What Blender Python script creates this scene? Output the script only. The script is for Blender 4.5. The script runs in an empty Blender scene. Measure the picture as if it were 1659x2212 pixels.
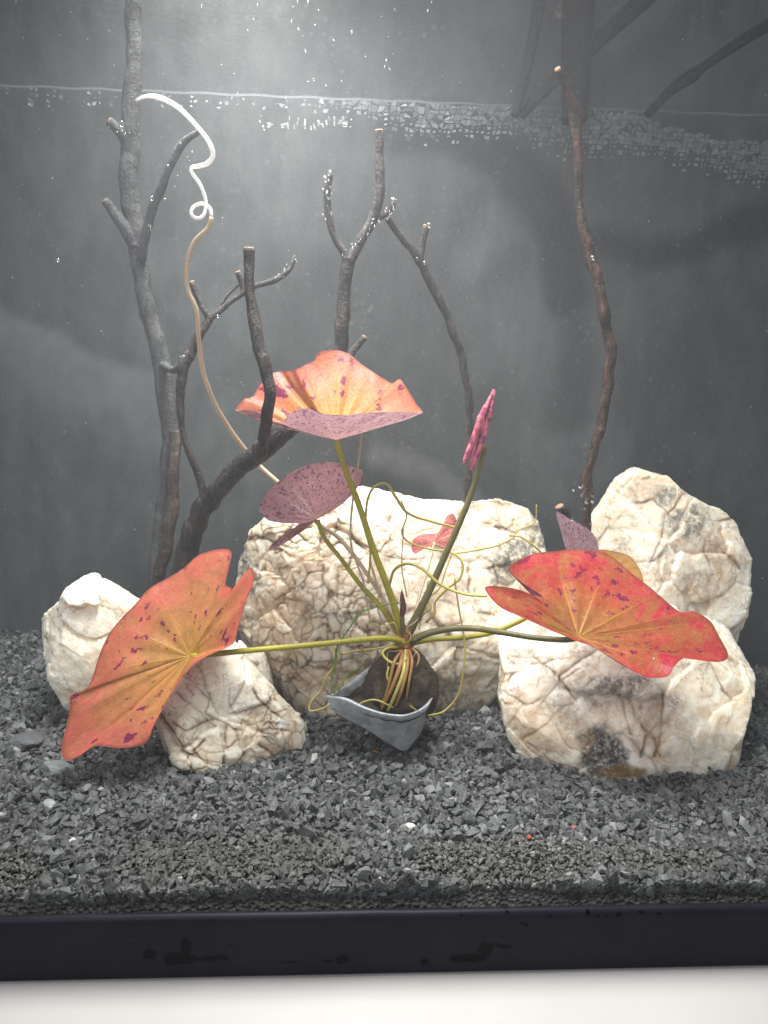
import bpy, bmesh, math, random
import numpy as np
from mathutils import Vector, Matrix

S = 0.01                       # everything below is written in centimetres
sc = bpy.context.scene
COL = sc.collection
rng = np.random.default_rng(11)
random.seed(5)

# ------------------------------------------------------------------ camera
CAM = np.array([0.0, -24.0, 22.2])
PITCH, YAW, ROLL, F = math.radians(11.6), math.radians(3.1), math.radians(1.25), 1646.0
fwd = np.array([math.sin(YAW) * math.cos(PITCH), math.cos(YAW) * math.cos(PITCH), -math.sin(PITCH)])
r0 = np.array([math.cos(YAW), -math.sin(YAW), 0.0])
u0 = np.cross(r0, fwd)
rgt = r0 * math.cos(ROLL) + u0 * math.sin(ROLL)
upv = u0 * math.cos(ROLL) - r0 * math.sin(ROLL)
cam = bpy.data.objects.new('camera', bpy.data.cameras.new('camera'))
COL.objects.link(cam)
M = Matrix([[rgt[i], upv[i], -fwd[i], CAM[i] * S] for i in range(3)] + [[0, 0, 0, 1]])
cam.matrix_world = M
cam.data.sensor_fit = 'VERTICAL'
cam.data.sensor_height = 36
cam.data.lens = 36 * F / 2212
cam.data.clip_start, cam.data.clip_end = 0.01, 50
sc.camera = cam

# ------------------------------------------------------------------ light
w = bpy.data.worlds.new('World'); sc.world = w; w.use_nodes = True
bg = w.node_tree.nodes['Background']
bg.inputs[0].default_value = (0.86, 0.92, 1.0, 1); bg.inputs[1].default_value = 0.37

def area(name, loc, target, sx, sy, power, col, spread=180):
    l = bpy.data.lights.new(name, 'AREA'); l.shape = 'RECTANGLE'
    l.size, l.size_y, l.energy, l.color = sx * S, sy * S, power, col
    l.spread = math.radians(spread)
    o = bpy.data.objects.new(name, l); COL.objects.link(o)
    o.location = Vector(loc) * S
    o.rotation_euler = (Vector(target) - Vector(loc)).to_track_quat('-Z', 'Y').to_euler()
    return o
area('aquarium_lamp', (-3, 13, 51), (1, 15, 0), 34, 9, 1.85, (1.0, 0.985, 0.94), 88)
area('room_light', (-45, -75, 85), (0, -5, 5), 60, 60, 4.2, (1.0, 0.96, 0.95))

sc.view_settings.view_transform = 'Standard'
sc.view_settings.look = 'None'
sc.view_settings.exposure = 0.0
sc.view_settings.gamma = 1
cy = sc.cycles
cy.use_denoising = True
cy.max_bounces = 7; cy.diffuse_bounces = 3; cy.glossy_bounces = 3; cy.transmission_bounces = 5
cy.transparent_max_bounces = 12; cy.volume_bounces = 0
cy.sample_clamp_indirect = 4
cy.caustics_reflective = False; cy.caustics_refractive = False

# ------------------------------------------------------------------ helpers
def P(x, y, Y):
    """photo point (1659 x 2212) standing at depth Y behind the front glass"""
    d = fwd + rgt * ((x - 829.5) / F) + upv * ((1106 - y) / F)
    t = (Y - CAM[1]) / d[1]
    return CAM + d * t

def PX(Y):                     # centimetres per photo pixel at depth Y
    return (Y - CAM[1]) / F

ORG = {}
def link(name, V, faces, mats, parent=None, origin=None, smooth=True, midx=None, attrs=None, uv=None):
    V = np.asarray(V, dtype=float).reshape(-1, 3)
    if parent is not None: origin = ORG[parent.name]
    if origin is None: origin = np.array([V[:, 0].mean(), V[:, 1].mean(), V[:, 2].min()])
    me = bpy.data.meshes.new(name)
    Vl = (V - origin) * S
    if isinstance(faces, np.ndarray):
        n, k = faces.shape
        me.vertices.add(len(V)); me.vertices.foreach_set('co', Vl.astype(np.float32).ravel())
        me.loops.add(n * k); me.loops.foreach_set('vertex_index', faces.astype(np.int32).ravel())
        me.polygons.add(n)
        me.polygons.foreach_set('loop_start', np.arange(0, n * k, k, dtype=np.int32))
        me.update(calc_edges=True)
    else:
        me.from_pydata([tuple(v) for v in Vl], [], [tuple(f) for f in faces]); me.update()
    for m in (mats if isinstance(mats, (list, tuple)) else [mats]): me.materials.append(m)
    n = len(me.polygons)
    me.polygons.foreach_set('use_smooth', np.full(n, smooth))
    if midx is not None: me.polygons.foreach_set('material_index', np.asarray(midx, dtype=np.int32))
    for k, a in (attrs or {}).items():
        a = np.asarray(a, dtype=np.float32)
        if a.ndim == 2:
            at = me.attributes.new(k, 'FLOAT_VECTOR', 'POINT'); at.data.foreach_set('vector', a.ravel())
        else:
            at = me.attributes.new(k, 'FLOAT', 'POINT'); at.data.foreach_set('value', a)
    o = bpy.data.objects.new(name, me); COL.objects.link(o)
    if parent is not None: o.parent = parent
    else: o.location = Vector(origin) * S
    ORG[o.name] = np.array(origin, dtype=float)
    return o

def thing(name, label, cat, origin, group=None):
    o = bpy.data.objects.new(name, None); COL.objects.link(o)
    o.empty_display_size = 0.01
    o.location = Vector(origin) * S
    ORG[o.name] = np.array(origin, dtype=float)
    return tag(o, label, cat, group)

def tag(o, label=None, cat=None, group=None, kind=None):
    if label: o['label'] = label
    if cat: o['category'] = cat
    if group: o['group'] = group
    if kind: o['kind'] = kind
    return o

# --- numpy noise
def _h(ix, iy, iz, seed=0):
    n = (ix.astype(np.int64) * 73856093) ^ (iy.astype(np.int64) * 19349663) ^ (iz.astype(np.int64) * 83492791) ^ (seed * 2654435761)
    n = (n ^ (n >> 13)) * 1274126177 & 0x7fffffffffff
    n = (n ^ (n >> 16)) * 668265263 & 0x7fffffffffff
    return ((n >> 8) & 0xffffff) / float(0xffffff)
def noise(p, seed=0):
    i = np.floor(p); f = p - i; f = f * f * (3 - 2 * f)
    r = 0
    for dx in (0, 1):
        for dy in (0, 1):
            for dz in (0, 1):
                wgt = (f[:, 0] if dx else 1 - f[:, 0]) * (f[:, 1] if dy else 1 - f[:, 1]) * (f[:, 2] if dz else 1 - f[:, 2])
                r = r + wgt * _h(i[:, 0] + dx, i[:, 1] + dy, i[:, 2] + dz, seed)
    return r * 2 - 1
def fbm(p, oct=4, seed=0, gain=.5):
    r, a, s = 0, 1.0, 0
    for k in range(oct):
        r = r + a * noise(p * 2 ** k + k * 17.3, seed + k); s += a; a *= gain
    return r / s
def voronoi(p, seed=0):
    """F1, F2-F1-ish edge distance, random of the cell"""
    i = np.floor(p)
    F1 = np.full(len(p), 9.); F2 = F1.copy(); cid = np.zeros(len(p)); off = np.zeros_like(p); rv = np.zeros_like(p)
    for dx in (-1, 0, 1):
        for dy in (-1, 0, 1):
            for dz in (-1, 0, 1):
                c = i + np.array([dx, dy, dz])
                q = c + np.stack([_h(c[:, 0], c[:, 1], c[:, 2], seed + k) for k in (1, 2, 3)], 1)
                d = np.sqrt(((q - p) ** 2).sum(1))
                idr = _h(c[:, 0], c[:, 1], c[:, 2], seed + 9)
                near = d < F1
                off[near] = (p - q)[near]
                rv[near] = np.stack([_h(c[:, 0], c[:, 1], c[:, 2], seed + k) for k in (11, 12, 13)], 1)[near] - .5
                F2 = np.where(near, F1, np.minimum(F2, d))
                cid = np.where(near, idr, cid)
                F1 = np.where(near, d, F1)
    return (off * rv).sum(1), F2 - F1, cid
def sstep(a, b, x):
    t = np.clip((x - a) / (b - a), 0, 1); return t * t * (3 - 2 * t)

def spline(pts, step):
    """Catmull-Rom through rows of pts, about one sample per step (first three columns are the place)"""
    p = np.asarray(pts, float)
    p = np.vstack([2 * p[0] - p[1], p, 2 * p[-1] - p[-2]])
    out = []
    for k in range(1, len(p) - 2):
        n = max(2, int(np.linalg.norm(p[k + 1, :3] - p[k, :3]) / step))
        t = np.arange(n)[:, None] / n
        a, b, c, d = p[k - 1], p[k], p[k + 1], p[k + 2]
        out.append(.5 * (2 * b + (c - a) * t + (2 * a - 5 * b + 4 * c - d) * t ** 2 + (3 * b - a - 3 * c + d) * t ** 3))
    out.append(p[-2:-1])
    return np.vstack(out)

def tube(rows, seg=10, step=.2, rough=0., seed=0, cap=True, nscale=2.0, gnarl=0.):
    """rows: x y z radius -> verts, quads, tris, along"""
    q = spline(rows, step); c, r = q[:, :3], np.maximum(q[:, 3], .003)
    if gnarl:
        e = np.minimum(1, np.minimum(np.arange(len(c)), np.arange(len(c))[::-1]) / 4.)
        c = c + (np.stack([fbm(c * .8, 3, seed + k) for k in (31, 32, 33)], 1) * r[:, None] * .9 * e[:, None]) * gnarl
        kn = np.maximum(0, fbm(c * 1.1, 2, seed + 40) - .12)
        r = r * (1 + gnarl * (.2 * fbm(c * .9, 3, seed + 41) + .25 * kn))
    T = np.gradient(c, axis=0); T /= np.linalg.norm(T, axis=1)[:, None] + 1e-9
    N = np.cross(T[0], [0.3, 1, 0.2]); N /= np.linalg.norm(N)
    V = []; ang = np.arange(seg) / seg * 2 * np.pi
    for k in range(len(c)):
        N = N - T[k] * (N @ T[k]); N /= np.linalg.norm(N)
        B = np.cross(T[k], N)
        V.append(c[k] + r[k] * (np.cos(ang)[:, None] * N + np.sin(ang)[:, None] * B))
    V = np.array(V)
    if rough:
        flat = V.reshape(-1, 3); rr = np.repeat(r, seg)[:, None]
        ctr = np.repeat(c, seg, axis=0); dirn = (flat - ctr) / rr
        n1 = fbm(flat * nscale, 3, seed); n2 = fbm(flat * np.array([6, 6, 1.6]) * nscale, 2, seed + 5)
        flat = ctr + dirn * rr * (1 + rough * (n1 + .6 * n2))[:, None]
        V = flat.reshape(V.shape)
    n = len(c); idx = np.arange(n * seg).reshape(n, seg)
    F4 = np.stack([idx[:-1], np.roll(idx[:-1], -1, 1), np.roll(idx[1:], -1, 1), idx[1:]], -1).reshape(-1, 4)
    V = V.reshape(-1, 3)
    faces = [tuple(f) for f in F4]
    if cap:
        faces.append(tuple(idx[0][::-1])); faces.append(tuple(idx[-1]))
    return V, faces

def join(parts):
    V, Fs, o = [], [], 0
    for v, f in parts:
        V.append(v); Fs += [tuple(i + o for i in g) for g in f]; o += len(v)
    return np.vstack(V), Fs

def pix(pts, R=None):
    """rows (x, y, depth, radius in photo pixels) -> world rows with radius in cm"""
    out = []
    for p in pts:
        v = P(p[0], p[1], p[2]); out.append([*v, (p[3] if len(p) > 3 else R) * PX(p[2])])
    return out

# ------------------------------------------------------------------ materials
class NT:
    def __init__(s, name):
        s.m = bpy.data.materials.new(name); s.m.use_nodes = True
        s.t = s.m.node_tree; s.t.nodes.clear()
        s.out = s.n('ShaderNodeOutputMaterial')
    def n(s, typ, **kw):
        x = s.t.nodes.new(typ)
        for k, v in kw.items(): setattr(x, k, v)
        return x
    def l(s, a, b): s.t.links.new(a, b)
    def set(s, node, key, v):
        if hasattr(v, 'is_output') : s.l(v, node.inputs[key])
        else: node.inputs[key].default_value = v
    def coord(s, scale=100., kind='Object'):
        c = s.n('ShaderNodeTexCoord'); m = s.n('ShaderNodeMapping')
        s.l(c.outputs[kind], m.inputs[0])
        m.inputs['Scale'].default_value = (scale,) * 3 if not isinstance(scale, tuple) else scale
        return m.outputs[0]
    def attr(s, name, out='Fac'):
        a = s.n('ShaderNodeAttribute'); a.attribute_name = name; return a.outputs[out]
    def noise(s, vec, scale, detail=4, rough=.55, dist=0., out='Fac'):
        x = s.n('ShaderNodeTexNoise'); s.l(vec, x.inputs['Vector'])
        x.inputs['Scale'].default_value = scale; x.inputs['Detail'].default_value = detail
        x.inputs['Roughness'].default_value = rough; x.inputs['Distortion'].default_value = dist
        return x.outputs[out]
    def vor(s, vec, scale, feature='F1', out='Distance', rnd=1.):
        x = s.n('ShaderNodeTexVoronoi', feature=feature); s.l(vec, x.inputs['Vector'])
        x.inputs['Scale'].default_value = scale; x.inputs['Randomness'].default_value = rnd
        return x.outputs[out]
    def ramp(s, fac, stops, interp='LINEAR'):
        x = s.n('ShaderNodeValToRGB'); s.l(fac, x.inputs[0]); cr = x.color_ramp; cr.interpolation = interp
        while len(cr.elements) < len(stops): cr.elements.new(.5)
        for e, (p, c) in zip(cr.elements, stops):
            e.position = p; e.color = (c, c, c, 1) if isinstance(c, (int, float)) else (*c, 1)
        return x.outputs[0]
    def mix(s, fac, a, b, mode='MIX'):
        x = s.n('ShaderNodeMix', data_type='RGBA', blend_type=mode)
        for i, v in ((0, fac), (6, a), (7, b)):
            if hasattr(v, 'is_output'): s.l(v, x.inputs[i])
            elif i == 0: x.inputs[0].default_value = v
            else: x.inputs[i].default_value = (*v, 1)
        return x.outputs[2]
    def math(s, op, a, b=0., c=None, clamp=False):
        x = s.n('ShaderNodeMath', operation=op, use_clamp=clamp)
        for i, v in enumerate((a, b) if c is None else (a, b, c)):
            if hasattr(v, 'is_output'): s.l(v, x.inputs[i])
            else: x.inputs[i].default_value = v
        return x.outputs[0]
    def bump(s, h, strength=.5, dist=.001):
        x = s.n('ShaderNodeBump'); s.l(h, x.inputs['Height'])
        x.inputs['Strength'].default_value = strength; x.inputs['Distance'].default_value = dist
        return x.outputs[0]
    def bsdf(s, color, rough=.6, normal=None, **kw):
        b = s.n('ShaderNodeBsdfPrincipled')
        if hasattr(color, 'is_output'): s.l(color, b.inputs['Base Color'])
        else: b.inputs['Base Color'].default_value = (*color, 1)
        s.set(b, 'Roughness', rough)
        if normal is not None: s.l(normal, b.inputs['Normal'])
        for k, v in kw.items():
            s.set(b, k.replace('_', ' '), v)
        return b
    def done(s, sh):
        s.l(sh.outputs[0] if hasattr(sh, 'outputs') else sh, s.out.inputs['Surface']); return s.m

# gravel
def m_gravel():
    t = NT('gravel'); v = t.coord()
    g = t.attr('tone')
    base = t.ramp(g, [(0, (.012, .014, .017)), (.4, (.033, .038, .043)), (.78, (.13, .142, .148)), (.97, (.36, .37, .36)), (1, (.6, .58, .52))])
    n = t.noise(v, 9, 3, .6)
    c = t.mix(t.ramp(n, [(.35, 0.), (.75, .55)]), base, (.27, .275, .26))
    dust = t.attr('dust')
    c = t.mix(t.math('MULTIPLY', t.math('MULTIPLY', dust, .7), t.ramp(t.noise(v, 3.5, 4, .7), [(.3, .3), (.7, 1.)])), c, (.11, .1, .087))
    b = t.bsdf(c, .62, t.bump(t.noise(v, 22, 3, .6), .5, .0004))
    b.inputs['Specular IOR Level'].default_value = .35
    return t.done(b)
def m_bed():
    t = NT('gravel_bed'); v = t.coord()
    d = t.vor(v, 5.5); cl = t.vor(v, 5.5, out='Color')
    c = t.mix(t.ramp(d, [(.0, 0.), (.7, 1.)]), (.06, .063, .065), (.025, .025, .026))
    c = t.mix(t.ramp(t.noise(v, 12, 4), [(.4, 0.), (.7, .6)]), c, (.17, .165, .15))
    return t.done(t.bsdf(c, .8, t.bump(d, 1., .0015)))

# quartz
def m_quartz(name, stain=.5, grey=.3, bright=.0):
    t = NT(name); v = t.coord()
    crack = t.attr('crack'); cell = t.attr('cell'); dirt = t.attr('dirt')
    n1 = t.noise(v, .35, 4, .6); n2 = t.noise(v, 1.6, 5, .65, .4); n3 = t.noise(v, 6, 4, .7)
    c = t.ramp(cell, [(0, (.84, .74, .56)), (.4, (.93, .87, .71)), (1, (.97, .94, .83))])
    # warm staining in patches, wandering veins, dirt held in the joints
    c = t.mix(t.math('MULTIPLY', t.ramp(n2, [(.44, 0.), (.62, 1.)]), stain), c, (.7, .52, .33))
    c = t.mix(t.math('MULTIPLY', t.ramp(n1, [(.48, 0.), (.62, 1.)]), stain * .6), c, (.72, .57, .42))
    vein = t.ramp(t.math('ABSOLUTE', t.math('SUBTRACT', t.noise(v, .9, 5, .6, .6), .5)), [(0, 1.), (.018, 0.)])
    c = t.mix(t.math('MULTIPLY', vein, t.ramp(n1, [(.35, .15), (.6, .75)])), c, (.32, .22, .14))
    c = t.mix(t.math('MULTIPLY', t.attr('halo'), t.ramp(n2, [(.3, .3), (.6, .9)])), c, (.62, .42, .24))
    c = t.mix(t.math('MULTIPLY', crack, t.ramp(n3, [(.25, .45), (.55, 1.)])), c, (.15, .095, .055))
    gm = t.math('MULTIPLY', t.ramp(t.noise(v, .55, 6, .72), [(.53, 0.), (.6, 1.)]), t.ramp(n3, [(.4, .2), (.6, 1.)]))
    c = t.mix(t.math('MULTIPLY', gm, grey), c, (.2, .2, .185))
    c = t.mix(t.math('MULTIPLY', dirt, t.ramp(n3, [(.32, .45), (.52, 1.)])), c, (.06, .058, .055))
    c = t.mix(t.math('MULTIPLY', t.attr('tan'), t.ramp(n2, [(.3, .25), (.6, .9)])), c, (.5, .34, .2))
    c = t.mix(t.math('MULTIPLY', t.attr('grey'), t.ramp(t.noise(v, 2.6, 6, .75), [(.42, .1), (.56, .95)])), c, (.2, .195, .17))
    rust = t.attr('rust')
    c = t.mix(t.math('MULTIPLY', rust, t.ramp(n2, [(.3, .55), (.5, 1.)])), c, (.2, .115, .03))
    h = t.math('ADD', t.math('MULTIPLY', n3, .35), t.math('MULTIPLY', t.noise(v, 25, 3, .6), .12))
    rg = t.math('ADD', t.math('MULTIPLY', n2, .35), .15)
    b = t.bsdf(c, rg, t.bump(h, .55, .0012))
    b.inputs['Subsurface Weight'].default_value = .75; b.inputs['Subsurface Scale'].default_value = .008; b.inputs['Subsurface Radius'].default_value = (1, .8, .6)
    return t.done(b)

# wood
def m_wood(name, dark=(.008, .007, .006), mid=(.03, .022, .017), light=(.11, .095, .08), amt=.35):
    t = NT(name); v = t.coord((100, 100, 26)); v2 = t.coord()
    n = t.noise(v, 3.2, 6, .65, .3); n2 = t.noise(v2, 1.1, 4, .6)
    c = t.ramp(n, [(.32, dark), (.52, mid), (.75, light)])
    c = t.mix(t.ramp(n2, [(.42, amt), (.62, 0.)]), c, tuple(x * .6 for x in dark))
    c = t.mix(t.ramp(t.noise(v2, 9, 3, .7), [(.6, 0.), (.72, .45)]), c, (.3, .3, .28))
    h = t.math('ADD', n, t.math('MULTIPLY', t.noise(v2, 7, 4, .7), .5))
    return t.done(t.bsdf(c, .55, t.bump(h, 1., .0022)))

# leaf: attribute lc = (cos, sin)*r flat-leaf coordinates, lr = r
def m_leaf(name, inner, outer, rim, under, spot=(.24, .02, .085), uspot=(.1, .03, .08), blot=.5, sscale=1., thresh=.63, tr=.5):
    t = NT(name)
    lc = t.attr('lc', 'Vector'); lr = t.attr('lr'); th = t.attr('lth')
    wig = t.noise(lc, 2.3, 3, .6, out='Color')
    c = t.ramp(t.math('ADD', lr, t.math('MULTIPLY', t.math('SUBTRACT', t.noise(lc, 2.2, 4, .65), .5), .8)), [(.02, inner), (.5, outer), (.88, rim)])
    c = t.mix(t.ramp(t.noise(lc, 1.7, 5, .7, .8), [(.44, 0.), (.62, blot)]), c, (.36, .2, .045))
    c = t.mix(t.ramp(t.noise(lc, 7, 4, .6), [(.45, 0.), (.8, .22)]), c, (.9, .5, .3))
    # fine vein net and main veins running out from the stalk
    ve = t.vor(lc, 9, 'DISTANCE_TO_EDGE'); 
    net = t.ramp(ve, [(0, 1.), (.035, 0.)])
    c = t.mix(t.math('MULTIPLY', net, .22), c, (.95, .68, .36))
    saw = t.math('PINGPONG', t.math('ADD', th, t.math('MULTIPLY', t.math('SUBTRACT', t.noise(lc, 3, 2), .5), .12)), .5)
    wv = t.math('MULTIPLY', saw, lr)
    main = t.ramp(wv, [(0, 1.), (.02, 0.)])
    main = t.math('MULTIPLY', main, t.ramp(lr, [(.25, .7), (.95, 0.)]))
    c = t.mix(main, c, (.75, .42, .08))
    # purple flecks stretched along the veins
    cv = t.n('ShaderNodeCombineXYZ'); t.l(t.math('MULTIPLY', th, 1.25), cv.inputs[0]); t.l(t.math('MULTIPLY', lr, 3.), cv.inputs[1])
    va = t.n('ShaderNodeVectorMath', operation='ADD'); t.l(cv.outputs[0], va.inputs[0])
    sc_ = t.n('ShaderNodeVectorMath', operation='SCALE'); t.l(t.noise(lc, 11, 3, .7, out='Color'), sc_.inputs[0]); sc_.inputs['Scale'].default_value = .42
    t.l(sc_.outputs[0], va.inputs[1])
    f = t.noise(va.outputs[0], 2.6 * sscale, 1, .4)
    f2 = t.noise(lc, 1.1, 2, .5)
    fl = t.math('ADD', f, t.math('MULTIPLY', t.math('SUBTRACT', f2, .5), .28))
    flm = t.ramp(fl, [(thresh, 0.), (thresh + .024, 1.)])
    flm = t.math('MULTIPLY', flm, t.ramp(lr, [(.12, 0.), (.25, 1.)]))
    c = t.mix(flm, c, spot)
    edge = t.ramp(lr, [(.965, 0.), (.99, .6)])
    c = t.mix(edge, c, (.3, .06, .05))
    # underside
    cu = t.mix(t.ramp(t.noise(lc, 6, 4, .7), [(.3, 0.), (.8, 1.)]), under, tuple(min(1, x * 1.6) for x in under))
    fu = t.noise(va.outputs[0], 6.5 * sscale, 2, .5)
    cu = t.mix(t.ramp(fu, [(.56, 0.), (.6, .85)]), cu, uspot)
    cu = t.mix(t.math('MULTIPLY', main, .6), cu, (.55, .3, .1))
    geo = t.n('ShaderNodeNewGeometry')
    cc = t.mix(geo.outputs['Backfacing'], c, cu)
    hb = t.math('ADD', t.math('MULTIPLY', t.ramp(ve, [(0, 0.), (.2, 1.)]), .25), t.math('MULTIPLY', t.noise(lc, 5, 3, .5), .9))
    hb = t.math('ADD', hb, t.math('MULTIPLY', main, 1.2))
    bm = t.bump(hb, .28, .0006)
    b = t.bsdf(cc, .42, bm); b.inputs['Specular IOR Level'].default_value = .35
    tl = t.n('ShaderNodeBsdfTranslucent'); t.l(t.mix(geo.outputs['Backfacing'], t.mix(.12, c, (1., .5, .25)), cu), tl.inputs[0]); t.l(bm, tl.inputs['Normal'])
    mx = t.n('ShaderNodeMixShader'); mx.inputs[0].default_value = tr
    t.l(b.outputs[0], mx.inputs[1]); t.l(tl.outputs[0], mx.inputs[2])
    return t.done(mx)

def m_stalk(name, a, b_, spots=(.1, .05, .01), tr=.25):
    t = NT(name); v = t.coord()
    c = t.mix(t.ramp(t.noise(v, .5, 3), [(.35, 0.), (.65, 1.)]), a, b_)
    sp = t.ramp(t.vor(v, 11), [(.18, 1.), (.34, 0.)])
    c = t.mix(t.math('MULTIPLY', sp, .6), c, spots)
    b = t.bsdf(c, .4, t.bump(t.noise(v, 18, 2), .3, .0003))
    tl = t.n('ShaderNodeBsdfTranslucent'); t.l(c, tl.inputs[0])
    mx = t.n('ShaderNodeMixShader'); mx.inputs[0].default_value = tr
    t.l(b.outputs[0], mx.inputs[1]); t.l(tl.outputs[0], mx.inputs[2])
    return t.done(mx)

def m_plain(name, col, rough=.5, noise_amt=.25, nscale=6, bump=.3, metal=0.):
    t = NT(name); v = t.coord()
    n = t.noise(v, nscale, 4, .65)
    c = t.mix(t.ramp(n, [(.3, 0.), (.7, 1.)]), tuple(x * (1 - noise_amt) for x in col), tuple(min(1, x * (1 + noise_amt)) for x in col))
    return t.done(t.bsdf(c, rough, t.bump(n, bump, .001), Metallic=metal))

def m_bubble():
    t = NT('bubble')
    lw = t.n('ShaderNodeLayerWeight'); lw.inputs[0].default_value = .35
    tr = t.n('ShaderNodeBsdfTransparent'); gl = t.n('ShaderNodeBsdfGlossy'); gl.inputs['Roughness'].default_value = .06
    gl.inputs[0].default_value = (.95, 1, 1, 1)
    mx = t.n('ShaderNodeMixShader'); t.l(t.ramp(lw.outputs['Facing'], [(.2, .12), (.75, .75), (1, 1.)]), mx.inputs[0])
    t.l(tr.outputs[0], mx.inputs[1]); t.l(gl.outputs[0], mx.inputs[2])
    return t.done(mx)

# ------------------------------------------------------------------ ground shape
def ground(x, y):
    x = np.atleast_1d(np.asarray(x, float)); y = np.atleast_1d(np.asarray(y, float))
    p = np.stack([x, y, np.zeros_like(x)], 1)
    z = 3.35 + (y / 24) * (-.4 - .045 * x) + .22 * fbm(p * .16, 3, 3) + .12 * fbm(p * .5, 2, 8)
    z += .35 * np.exp(-((y - 1.6) / 1.1) ** 2) * (.6 + .5 * noise(p * .2, 4)) - .25 * np.exp(-((y - 3.6) / 1.3) ** 2)
    z -= .35 * np.exp(-(y / .5) ** 2) * .4
    return z

# ================================================================== SETTING
TX0, TX1, TD, WZ = -31.0, 36.0, 24.0, 36.3        # tank inside: x range, depth, water level
# table
def m_table():
    t = NT('table_laminate'); v = t.coord()
    c = t.mix(t.ramp(t.noise(v, .12, 3), [(.3, 0.), (.7, 1.)]), (.45, .435, .428), (.49, .474, .467))
    sp = t.math('MULTIPLY', t.ramp(t.vor(v, .22), [(.035, 1.), (.06, 0.)]), .5)
    c = t.mix(sp, c, (.45, .2, .3))
    return t.done(t.bsdf(c, .38, t.bump(t.noise(v, 1.5, 4, .6), .12, .001)))
gx, gy = np.meshgrid(np.linspace(-90, 90, 61), np.linspace(-60, 60, 41))
V = np.stack([gx.ravel(), gy.ravel(), np.full(gx.size, .72) + .015 * noise(np.stack([gx.ravel() * .3, gy.ravel() * .3, gx.ravel() * 0], 1))], 1)
idx = np.arange(gx.size).reshape(gx.shape)
grid_faces = lambda idx: np.stack([idx[:-1, :-1], idx[:-1, 1:], idx[1:, 1:], idx[1:, :-1]], -1).reshape(-1, 4)
tag(link('table', V, grid_faces(idx), m_table(), origin=(0, 0, 0)), kind='structure')

# backdrop sheet taped behind the rear glass, with shade, reflections and glow painted into its colour
def segdist(px, pts):
    d = np.full(len(px), 1e9)
    for a, b in zip(pts[:-1], pts[1:]):
        a, b = np.array(a, float), np.array(b, float); ab = b - a
        t = np.clip(((px - a) @ ab) / (ab @ ab), 0, 1)
        d = np.minimum(d, np.linalg.norm(px - a - t[:, None] * ab, axis=1))
    return d
def wallpt(x, y):
    p = P(x, y, TD + .9); return (p[0], p[2])
BY = TD + .9
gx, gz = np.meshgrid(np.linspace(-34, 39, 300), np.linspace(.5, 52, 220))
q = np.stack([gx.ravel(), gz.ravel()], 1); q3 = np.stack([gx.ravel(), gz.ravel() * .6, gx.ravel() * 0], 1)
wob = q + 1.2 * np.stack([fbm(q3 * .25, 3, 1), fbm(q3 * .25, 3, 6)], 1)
shade_mottle = 1. * sstep(2.4, .8, segdist(wob, [wallpt(*a) for a in ((850, 285), (960, 295), (1060, 340), (1140, 420), (1195, 520), (1215, 640))]))  # dark arc of reflected shade, painted into the sheet's colour
shade_mottle = np.maximum(shade_mottle, .8 * sstep(1.7, .3, segdist(wob, [wallpt(*a) for a in ((1659, 475), (1520, 530), (1400, 545), (1215, 535))])))
shade_mottle = np.maximum(shade_mottle, .7 * sstep(2., .3, segdist(wob, [wallpt(*a) for a in ((1215, 520), (1235, 760), (1220, 900))])))
shade_mottle = np.maximum(shade_mottle, .5 * sstep(1.8, .2, segdist(wob, [wallpt(*a) for a in ((1010, 420), (940, 560), (1010, 640), (1110, 560))])))
shade_mottle = np.maximum(shade_mottle, .6 * sstep(-.05, .5, fbm(q3 * .09, 4, 21)))
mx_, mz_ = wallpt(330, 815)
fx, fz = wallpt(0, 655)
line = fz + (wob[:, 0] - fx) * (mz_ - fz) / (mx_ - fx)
pale = .9 * sstep(.3, -.9, wob[:, 1] - line) * sstep(-7.5, -.5, wob[:, 1] - line) * sstep(mx_ + 2, mx_ - 3, wob[:, 0])  # pale reflection at the left, painted into the sheet
pale = np.maximum(pale, .5 * sstep(1.3, .2, segdist(wob, [wallpt(*a) for a in ((820, 985), (900, 1030), (1010, 1080))])))  # bloom above the rocks, painted as a lighter streak
V = np.stack([gx.ravel(), np.full(gx.size, BY) + .12 * fbm(q3 * .4, 3, 2), gz.ravel()], 1)
idx = np.arange(gx.size).reshape(gx.shape)
def m_backdrop():
    t = NT('backdrop_fabric'); v = t.coord()
    n = t.noise(t.coord((100, 100, 45)), .7, 5, .65)
    c = t.mix(t.ramp(n, [(.3, 0.), (.72, 1.)]), (.05, .06, .059), (.105, .118, .116))
    c = t.mix(t.math('MULTIPLY', t.attr('shade_mottle'), .95), c, (.004, .006, .0065))
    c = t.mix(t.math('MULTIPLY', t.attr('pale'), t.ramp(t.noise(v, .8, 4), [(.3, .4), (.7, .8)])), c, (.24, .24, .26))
    blob = t.math('MULTIPLY', t.ramp(t.vor(v, 1.5), [(.1, 1.), (.3, 0.)]), t.ramp(t.noise(v, .35, 3), [(.45, 0.), (.65, .3)]))
    c = t.mix(blob, c, (.22, .23, .235))
    wv = t.noise(t.coord((100, 100, 420)), 4, 2, .5)
    c = t.mix(t.ramp(wv, [(.4, .0), (.7, .22)]), c, (.15, .155, .16))
    return t.done(t.bsdf(c, .8, t.bump(t.noise(v, 5, 3, .6), .15, .001)))
tag(link('backdrop', V, grid_faces(idx), m_backdrop(), origin=(0, BY, 0), attrs={'shade_mottle': shade_mottle, 'pale': np.clip(pale, 0, 1)}), kind='structure')

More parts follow.
